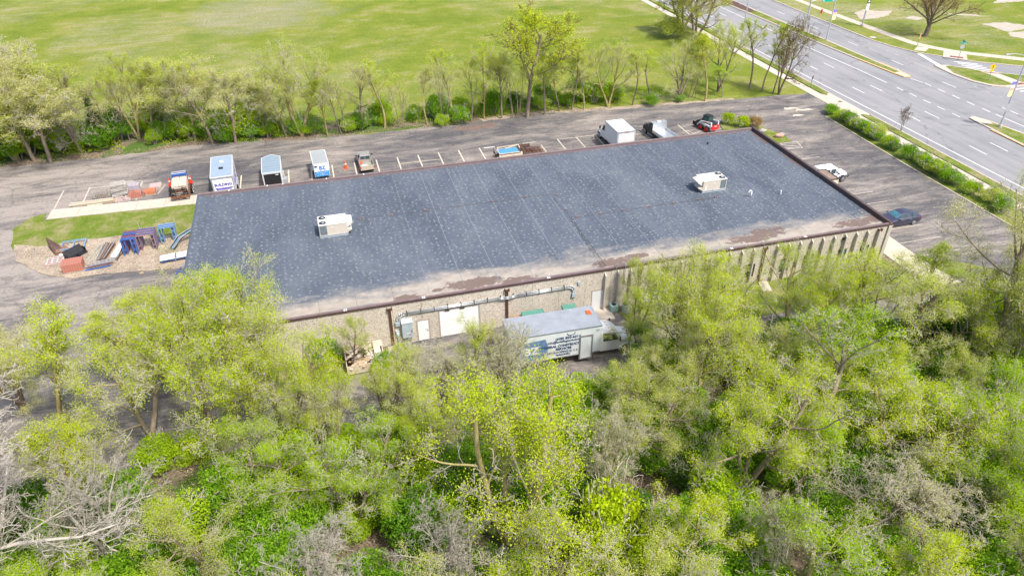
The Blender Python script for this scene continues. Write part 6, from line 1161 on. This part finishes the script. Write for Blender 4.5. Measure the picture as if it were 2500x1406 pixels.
for i, (bx, by, ty, w, kd, lf) in enumerate(row):
    zone = 'left end' if bx < 320 else 'left half' if bx < 900 else 'middle'
    tree_px({'spread': 'upright'}.get(kd, kd) if i % 4 else kd, bx, by, ty, w * 1.15, {'slender': 'slim tree with small high crown', 'oval': 'full hazy tree', 'spread': 'round-crowned tree', 'thin': 'wispy cluster of thin stems', 'bare': 'nearly bare tree'}[kd] + ' in the back row, ' + zone + ', ' + {L_YEL: 'yellow-green', L_OLI: 'olive', L_TAN: 'tan-grey'}[lf] + ' crown', group=RB_, leaf=lf)
tree_px('bare', 200, 372, 215, 120, 'grey leafless tree left of the dark conifer', leaf=0, twig=mat('grey_bare_twigs', (.30, .27, .24), .95, .2, 5))
cn_b = W(252, 358); r = thing('conifer', 'dark green conifer at the left of the back tree row', 'conifer tree', (cn_b.x, cn_b.y, 0)); r.scale = (1.15, 1.15, 1.05); inst('trunk', CONIF[0], r); inst('foliage', CONIF[1], r)
# understorey of the back row
ug = 'bushes under the back tree row'
rs = random.Random(3)
for (bx, by, s, lf, l_) in ((1590, 258, .95, L_GRN, 'bright green bush at the foot of the forked tree'), (1450, 250, 1.7, L_LIM, 'large yellow-green bush in the middle right of the back row'), (745, 330, .8, L_LIM, 'lime bush at the edge of the lot left of the tall dark tree'), (855, 322, 1.0, L_LIM, 'lime bush at the lot edge above the pickup'), (1125, 300, 1.2, L_GRN, 'green bush in the middle of the back row'), (1080, 308, .8, L_LIM, 'low lime bush left of the middle green bush'), (1660, 250, .6, L_GRN, 'small bush at the foot of the grey double-trunked tree')): shrub(W(bx, by), s, l_, leaf=lf)
for k in range(150):
    x = rs.uniform(-34, 62) if k < 105 else rs.uniform(-38, -2); yb = 50.6 if x < 0 else 48.9
    y = yb + rs.uniform(.6, 2.8) if k < 105 else yb + rs.uniform(1.5, 7)
    if -13.5 < x < -8.5 and y < 54: continue
    if x > 36 and rs.random() < .45: continue
    if 14 < x < 30 and rs.random() < .4: continue
    shrub((x, y), rs.uniform(.6, 1.5) * (1.25 if x < 6 else .9), {L_GRN.name: 'green', L_DRK.name: 'dark green', L_LIM.name: 'lime'}[(bl := rs.choice((L_GRN, L_DRK, L_LIM, L_LIM, L_GRN))).name] + ' bush at the back row, ' + ('in front, ' if y < yb + 2 else 'behind, ') + zone_of(proj((x, y, 0))[0], 0).replace(' back', ''), ug, bl, rs.uniform(.85, 1.4))
# clipped shrubs and hedge
for (x, y, s, sz, lf, l_) in ((68.9, 36.5, 1.0, 1.15, L_GOLD, 'yellow-green rounded shrub, leftmost of the three at the roof corner'), (70.3, 35.0, .95, 1.2, L_GOLD, 'middle of the three rounded shrubs at the roof corner'), (72.0, 34.6, 1.05, 1.0, L_BRN, 'brownish rounded shrub, rightmost of the three at the roof corner')):
    shrub((x, y), s, l_, leaf=lf, sz=sz, protos=HEDGE, z=.09)
hg = [(85.8, 36.0, 1.0), (85.6, 33.4, 1.0), (85.7, 31.9, 1.05), (85.6, 30.2, 1.0), (85.7, 28.7, 1.1), (85.6, 27.2, 1.0), (85.6, 25.9, .95), (85.7, 23.4, 1.0), (85.5, 19.8, 1.05), (85.6, 17.4, 1.05), (85.5, 15.9, 1.1), (85.6, 14.4, 1.1), (85.5, 12.9, 1.05), (85.6, 9.4, 1.0), (85.6, 5.0, 1.1)]
for i, (x, y, s) in enumerate(hg): shrub((x - .35, y), s * 1.05, 'rounded green hedge shrub nearest the driveway' if i == 0 else 'rounded green shrub in the hedge between lot and sidewalk', 'hedge shrubs beside the sidewalk', L_LIM if i % 2 else L_GRN, .95 + .1 * (i % 3), name='hedge_shrub', protos=HEDGE, z=.045)
for k_, (x, y) in enumerate(((85.9, 32.7), (85.3, 29.5), (85.9, 26.6), (85.2, 22.4), (86.0, 18.6), (85.2, 15.1), (85.9, 13.6), (85.3, 11.8), (85.8, 7.2))): shrub((x, y), .72 + .1 * (k_ % 3), 'small low shrub filling the hedge beside the sidewalk', 'hedge shrubs beside the sidewalk', (L_DRK, L_GRN, L_OLI)[k_ % 3], .9, name='hedge_shrub', z=.045)
# --- foreground, individually placed
FG = 'foreground trees south of the building'
fore = [
 ('spread', 585, 960, 668, 300, L_YEL, 'broad hazy tree whose top overlaps the roof at its left front', 3),
 ('spread', 545, 1092, 745, 360, L_YEL, 'wide yellow-green tree with dark forked trunk on the asphalt, lower left', 0),
 ('spread', 700, 1072, 748, 320, L_YEL, 'broad lime tree covering the left front corner of the roof edge', 1),
 ('spread', 470, 905, 668, 260, L_YEL, 'tree overlapping the left front corner of the roof', 2),
 ('oval', 620, 930, 672, 180, L_LIM, 'full leafy tree against the roof left of the plywood bin', 1),
 ('spread', 370, 1075, 800, 300, L_YEL, 'forked tree left of the dark-trunked one on the asphalt', 3),
 ('slender', 168, 1082, 790, 190, L_YEL, 'tall double tree with yellow top at the left edge', 0),
 ('slender', 195, 1070, 835, 150, L_YEL, 'second slim trunk just right of the yellow-topped one', 1),
 ('spread', 60, 1000, 800, 200, L_TAN, 'sparse tan tree at the far left edge', 2),
 ('slender', 345, 925, 770, 170, L_YEL, 'slim tree by the lumber pallets', 2),
 ('slender', 400, 930, 745, 130, L_OLI, 'slim olive tree right of the lumber pallets', 0),
 ('oval', 862, 905, 765, 110, L_YEL, 'small yellow-green tree in front of the plywood bin', 2),
 ('multi', 950, 1040, 850, 190, L_YEL, 'low multi-stemmed tree below the electrical cabinet', 0),
 ('oval', 1160, 930, 742, 150, L_YEL, 'small lime tree in front of the garage door', 0),
 ('bare', 1215, 960, 770, 170, L_OLI, 'grey twiggy tree at the rear of the lettered truck', 0),
 ('bare', 1090, 1010, 845, 200, L_OLI, 'grey hazy almost leafless tree over the rear drive', 1),
 ('multi', 1255, 1325, 900, 430, L_YEL, 'large multi-stemmed tree with mossy trunks in the middle foreground', 1),
 ('bare', 1020, 960, 815, 170, L_OLI, 'grey twiggy tree left of the rear of the lettered truck', 0),
 ('bare', 1245, 1020, 815, 200, L_OLI, 'thin grey tree veiling the blue end of the lettered truck', 1),
 ('spread', 1560, 1010, 850, 220, L_OLI, 'hazy olive tree in front of the lettered truck cab', 2),
 ('oval', 1530, 860, 700, 110, L_YEL, 'yellow-green tree hanging over the truck cab and stoop', 1),
 ('bare', 1450, 1230, 960, 220, L_TAN, 'grey-tan twiggy tree right of the large multi-stemmed one', 0),
 ('spread', 1665, 960, 655, 300, L_YEL, 'large tree spreading over the cab of the lettered truck', 0),
 ('multi', 1700, 930, 628, 300, L_OLI, 'dark-stemmed spreading tree in front of the wall ribs', 0),
 ('spread', 1560, 800, 640, 150, L_YEL, 'tree in front of the wall right of the white stoop door', 3),
 ('spread', 1760, 760, 640, 140, L_YEL, 'tree close to the wall windows', 1),
 ('spread', 1930, 850, 585, 250, L_YEL, 'bright yellow-green tree reaching the roof edge right of centre', 2),
 ('oval', 2080, 800, 612, 170, L_YEL, 'bright leafy tree hiding the right end of the wall', 1),
 ('spread', 2130, 900, 640, 300, L_OLI, 'broad hazy tree before the right corner of the building', 3),
 ('slender', 2240, 850, 625, 150, L_YEL, 'slim tree over the end of the concrete corner walk', 1),
 ('spread', 2330, 900, 660, 230, L_YEL, 'light green tree over the lot at the right', 0),
 ('spread', 2440, 905, 470, 330, L_TAN, 'tall tree with stout dark limbs at the right edge', 1),
 ('multi', 2475, 960, 600, 220, L_OLI, 'yellow-brown tree under the tall tree at the right edge', 1),
 ('spread', 1810, 1190, 880, 330, L_YEL, 'pale-trunked forked tree standing over the dark gap at right of centre', 0),
 ('slender', 1915, 1235, 1035, 150, L_LIM, 'slim leaning tree right of the pale forked one', 2),
 ('multi', 2200, 1140, 900, 360, L_YEL, 'wide many-stemmed lime tree in the right foreground', 0),
 ('bare', 2160, 1330, 1130, 300, L_TAN, 'grey-brown twiggy tree near the bottom right', 1),
 ('bare', 1900, 1400, 1200, 190, L_OLI, 'twiggy olive tree at the bottom right of centre', 0),
 ('spread', 880, 1270, 1075, 330, L_LIM, 'lime leafy tree in the left foreground of the wood', 1),
 ('spread', 660, 1250, 1060, 300, L_LIM, 'bright lime tree below the dark-trunked tree', 3),
 ('spread', 1030, 1130, 920, 220, L_YEL, 'yellow-green tree between the drive and the large multi-stemmed tree', 2),
 ('spread', 820, 1130, 880, 200, L_YEL, 'pale trunked tree on the edge of the asphalt', 0),
 ('spread', 2330, 1250, 1000, 330, L_LIM, 'dense lime tree at the lower right edge', 2),
 ('spread', 1700, 1010, 800, 240, L_OLI, 'hazy tree behind the dark gap', 3)]
for kd, bx, by, ty, w, lf, l_, v in fore:
    tree_px(kd, bx, by, ty, w, l_, leaf=lf, v=v % len(PROTO[kd]), group=FG, twig=TWIG)
# golden maple-like small tree
r = shrub(W(1500, 1400), 2.0, 'vivid golden-green young tree in the foreground thicket', leaf=L_GOLD, sz=1.7, cat='tree', name='young_tree')
# pale bare tree reaching in from the left
for (bx, by, ty, w, v, l_) in ((-110, 1290, 1010, 560, 0, 'pale bare tree spreading in from the left edge, upper'), (-40, 1480, 1080, 640, 1, 'pale bare tree spreading in from the bottom left'), (760, 1500, 1300, 260, 0, 'pale bare small tree at the bottom left of centre'), (300, 1390, 1120, 250, 1, 'thin grey bare stems leaning by the clearing at lower left'), (1120, 1450, 1260, 260, 1, 'pale dead branches at the bottom middle')):
    tree_px('bare', bx, by, ty, w, l_, leaf=0, twig=TWIGW, bark=TWIGW, v=v, group='pale bare trees in the foreground')
# --- fill of the wood, distances kept, tops kept under the line seen in the photograph
tl = [(0, 930), (100, 870), (300, 900), (420, 900), (760, 980), (900, 1000), (1000, 960), (1100, 990), (1300, 960), (1500, 890), (1650, 800), (1900, 770), (2150, 780), (2330, 800), (2500, 760)]
def topline(x):
    for (a, ya), (b, yb) in zip(tl, tl[1:]):
        if x <= b: return ya + (yb - ya) * max(0, (x - a) / (b - a))
    return tl[-1][1]
rf = random.Random(21); tries = 0; nfill = 0; nsh = 0
while tries < 2600 and nfill < 27:
    tries += 1; x, y = rf.uniform(-26, 78), rf.uniform(-38, -10.5); px, py = proj((x, y, 0))
    if px < -150 or px > 2650 or py > 1900: continue
    if y > -12 and x < 30: continue
    if px < 480 and py > 1080 and rf.random() < .7: continue
    if 1060 < px < 1460 and 1120 < py < 1560: continue
    if 1700 < px < 1900 and 1170 < py < 1360: continue
    if abs(px - 930) < 150 and abs(py - 1400) < 120: continue
    if math.sin(x * .21 + .5) * math.sin(y * .3 + 2) > .62: continue
    if any((x - a) ** 2 + (y - b) ** 2 < 4.4 ** 2 for a, b in PLACED): continue
    H = rf.uniform(7.5, 11.5); lim = topline(px) + 50
    if proj((x, y, H))[1] < lim: H = height_for((x, y), lim)
    if H < 5: continue
    if y < -24: H = min(H, 8.5)
    kd = rf.choice(('spread', 'upright', 'oval', 'multi', 'thin', 'spread')); lf = rf.choice((L_YEL, L_YEL, L_LIM, L_OLI, L_YEL)) if px < 1200 else rf.choice((L_YEL, L_YEL, L_LIM, L_OLI, L_YEL))
    cn_ = {L_YEL: 'yellow-green', L_LIM: 'lime', L_OLI: 'olive', L_TAN: 'tan'}[lf]
    tree(kd, (x, y), H, {'spread': 'forked spreading', 'oval': 'full leafy', 'upright': 'round-crowned', 'multi': 'many-stemmed', 'thin': 'thin-stemmed', 'bare': 'sparse twiggy'}[kd] + ' ' + cn_ + ' tree within the dense wood, ' + zone_of(px, py), 'trees within the dense wood', leaf=lf, wide=rf.uniform(.9, 1.25)); nfill += 1
SP = []
tries = 0
while tries < 4000 and nsh < 230:
    tries += 1; x, y = rf.uniform(-24, 78), rf.uniform(-36, -10.2); px, py = proj((x, y, 0))
    if px < -120 or px > 2620 or py > 1620: continue
    if x < 24 and y > -11.5: continue
    if abs(px - 940) < 110 and abs(py - 1400) < 60: continue
    if 480 < px < 560 and py > 1290: continue
    if 1150 < px < 1400 and 1290 < py < 1480: continue
    if 1760 < px < 1850 and 1185 < py < 1290: continue
    if 150 < px < 470 and 1080 < py < 1250: continue
    if any((x - a) ** 2 + (y - b) ** 2 < 1.9 ** 2 for a, b in SP): continue
    if math.sin(x * .33 + 1.3) * math.sin(y * .41 + .6) > .55: continue
    SP.append((x, y)); lf = rf.choice((L_GRN, L_GRN, L_GRN, L_DRK, L_LIM))
    shrub((x, y), rf.uniform(.85, 1.9), {L_GRN: 'fresh green', L_DRK: 'dark green', L_LIM: 'lime'}[lf] + ' bush in the foreground wood, ' + zone_of(px, py), 'bushes in the foreground undergrowth', lf, rf.uniform(.8, 1.25)); nsh += 1
for (bx, by, s, lf, l_) in ((400, 1135, 1.2, L_LIM, 'bright lime bush at the asphalt edge, lower left'), (480, 1120, 1.0, L_LIM, 'second lime bush at the asphalt edge, nearer the dark trunk'), (985, 880, .8, L_LIM, 'lime bush beside the splash pad below the electrical cabinet'), (940, 905, .8, L_GRN, 'green bush right of the plywood bin'), (800, 880, 1.1, L_GRN, 'green bush left of the plywood bin'), (2150, 690, 1.0, L_DRK, 'dark green bush at the right corner of the building'), (1560, 830, .9, L_GRN, 'green bush near the cab of the lettered truck'), (1640, 770, .8, L_LIM, 'lime bush against the ribbed wall'), (2080, 720, .9, L_LIM, 'lime bush at the right end of the wall')): shrub(W(bx, by), s, l_, leaf=lf)

# --- ground cover too small to count
g = np.random.default_rng(4)
def cover(name, n, xr, yr, zr, size, m_, thr, seed, keep=None):
    x = g.uniform(*xr, n); y = g.uniform(*yr, n); f = np.sin(x * .45 + seed) * np.sin(y * .52 + seed * 2) + .5 * np.sin(x * 1.3 + y * .9 + seed) ; k = f > thr
    if keep is not None: k &= keep(x, y)
    x, y = x[k], y[k]; z = g.uniform(*zr, len(x)); me = leaf_mesh(name, np.stack([x, y, z], 1), size, m_, seed, .1); o = inst(name, me); o['kind'] = 'stuff'; tag(o, {'undergrowth': 'low green ground plants on the woodland floor', 'dry_stalks': 'dry straw-coloured stalks and leaves on the woodland floor', 'weeds': 'ragged weeds and dry grass along the lot edge'}.get(name), 'ground cover'); return o
cover('undergrowth', 90000, (-28, 80), (-38, -10.2), (.02, .5), .15, L_GRN, -.15, 1)
cover('dry_stalks', 80000, (-40, 80), (-38, -9.6), (.02, .35), .17, L_STRAW, -.9, 2)
cover('undergrowth', 30000, (-40, 66), (48.9, 54), (.02, .55), .16, L_LIM, -.1, 3, lambda x, y: (y > 50.6) | (x > 2))
cover('weeds', 16000, (-40, 76), (47.0, 50.9), (.0, .14), .14, L_STRAW, -2, 5, lambda x, y: np.abs(y - np.interp(x, [-40, -14.5, -2, 10.6, 28, 44, 62, 76], [50.4, 49.4, 50.5, 48.5, 47.7, 48.2, 46.4, 45.3])) < .55)
cover('weeds', 5000, (-19, 0), (17.6, 27), (.08, .2), .12, L_GRN, .9, 6, lambda x, y: (x > -15.5) & (y > 19.5))
cover('undergrowth', 9000, (4, 66), (-3.6, -.2), (.02, .35), .13, L_LIM, .1, 7, lambda x, y: ((x < 18.6) & ((x < 12) | (x > 16))) | (x > 38))

# ---- look-alikes that share a label are told apart by their order from the left
ORD = ['leftmost', 'second from left', 'third from left', 'fourth from left', 'fifth from left', 'sixth from left', 'seventh from left', 'eighth from left', 'ninth from left', 'tenth from left', 'eleventh from left', 'twelfth from left', 'thirteenth from left', 'fourteenth from left', 'fifteenth from left', 'sixteenth from left', 'seventeenth from left', 'eighteenth from left', 'nineteenth from left', 'twentieth from left', 'twenty-first from left', 'twenty-second from left', 'twenty-third from left', 'twenty-fourth from left', 'twenty-fifth from left']
bpy.context.view_layer.update(); by = {}
for o in COL.objects:
    if o.parent is None and o.get('label') and o.get('category'): by.setdefault(o['label'], []).append(o)
for l_, os_ in by.items():
    if 1 < len(os_):
        os_.sort(key=lambda o: proj(o.location)[0])
        for i, o in enumerate(os_): o['label'] = l_ + ', ' + (ORD[i] if i < 25 else 'number %d from left' % (i + 1))
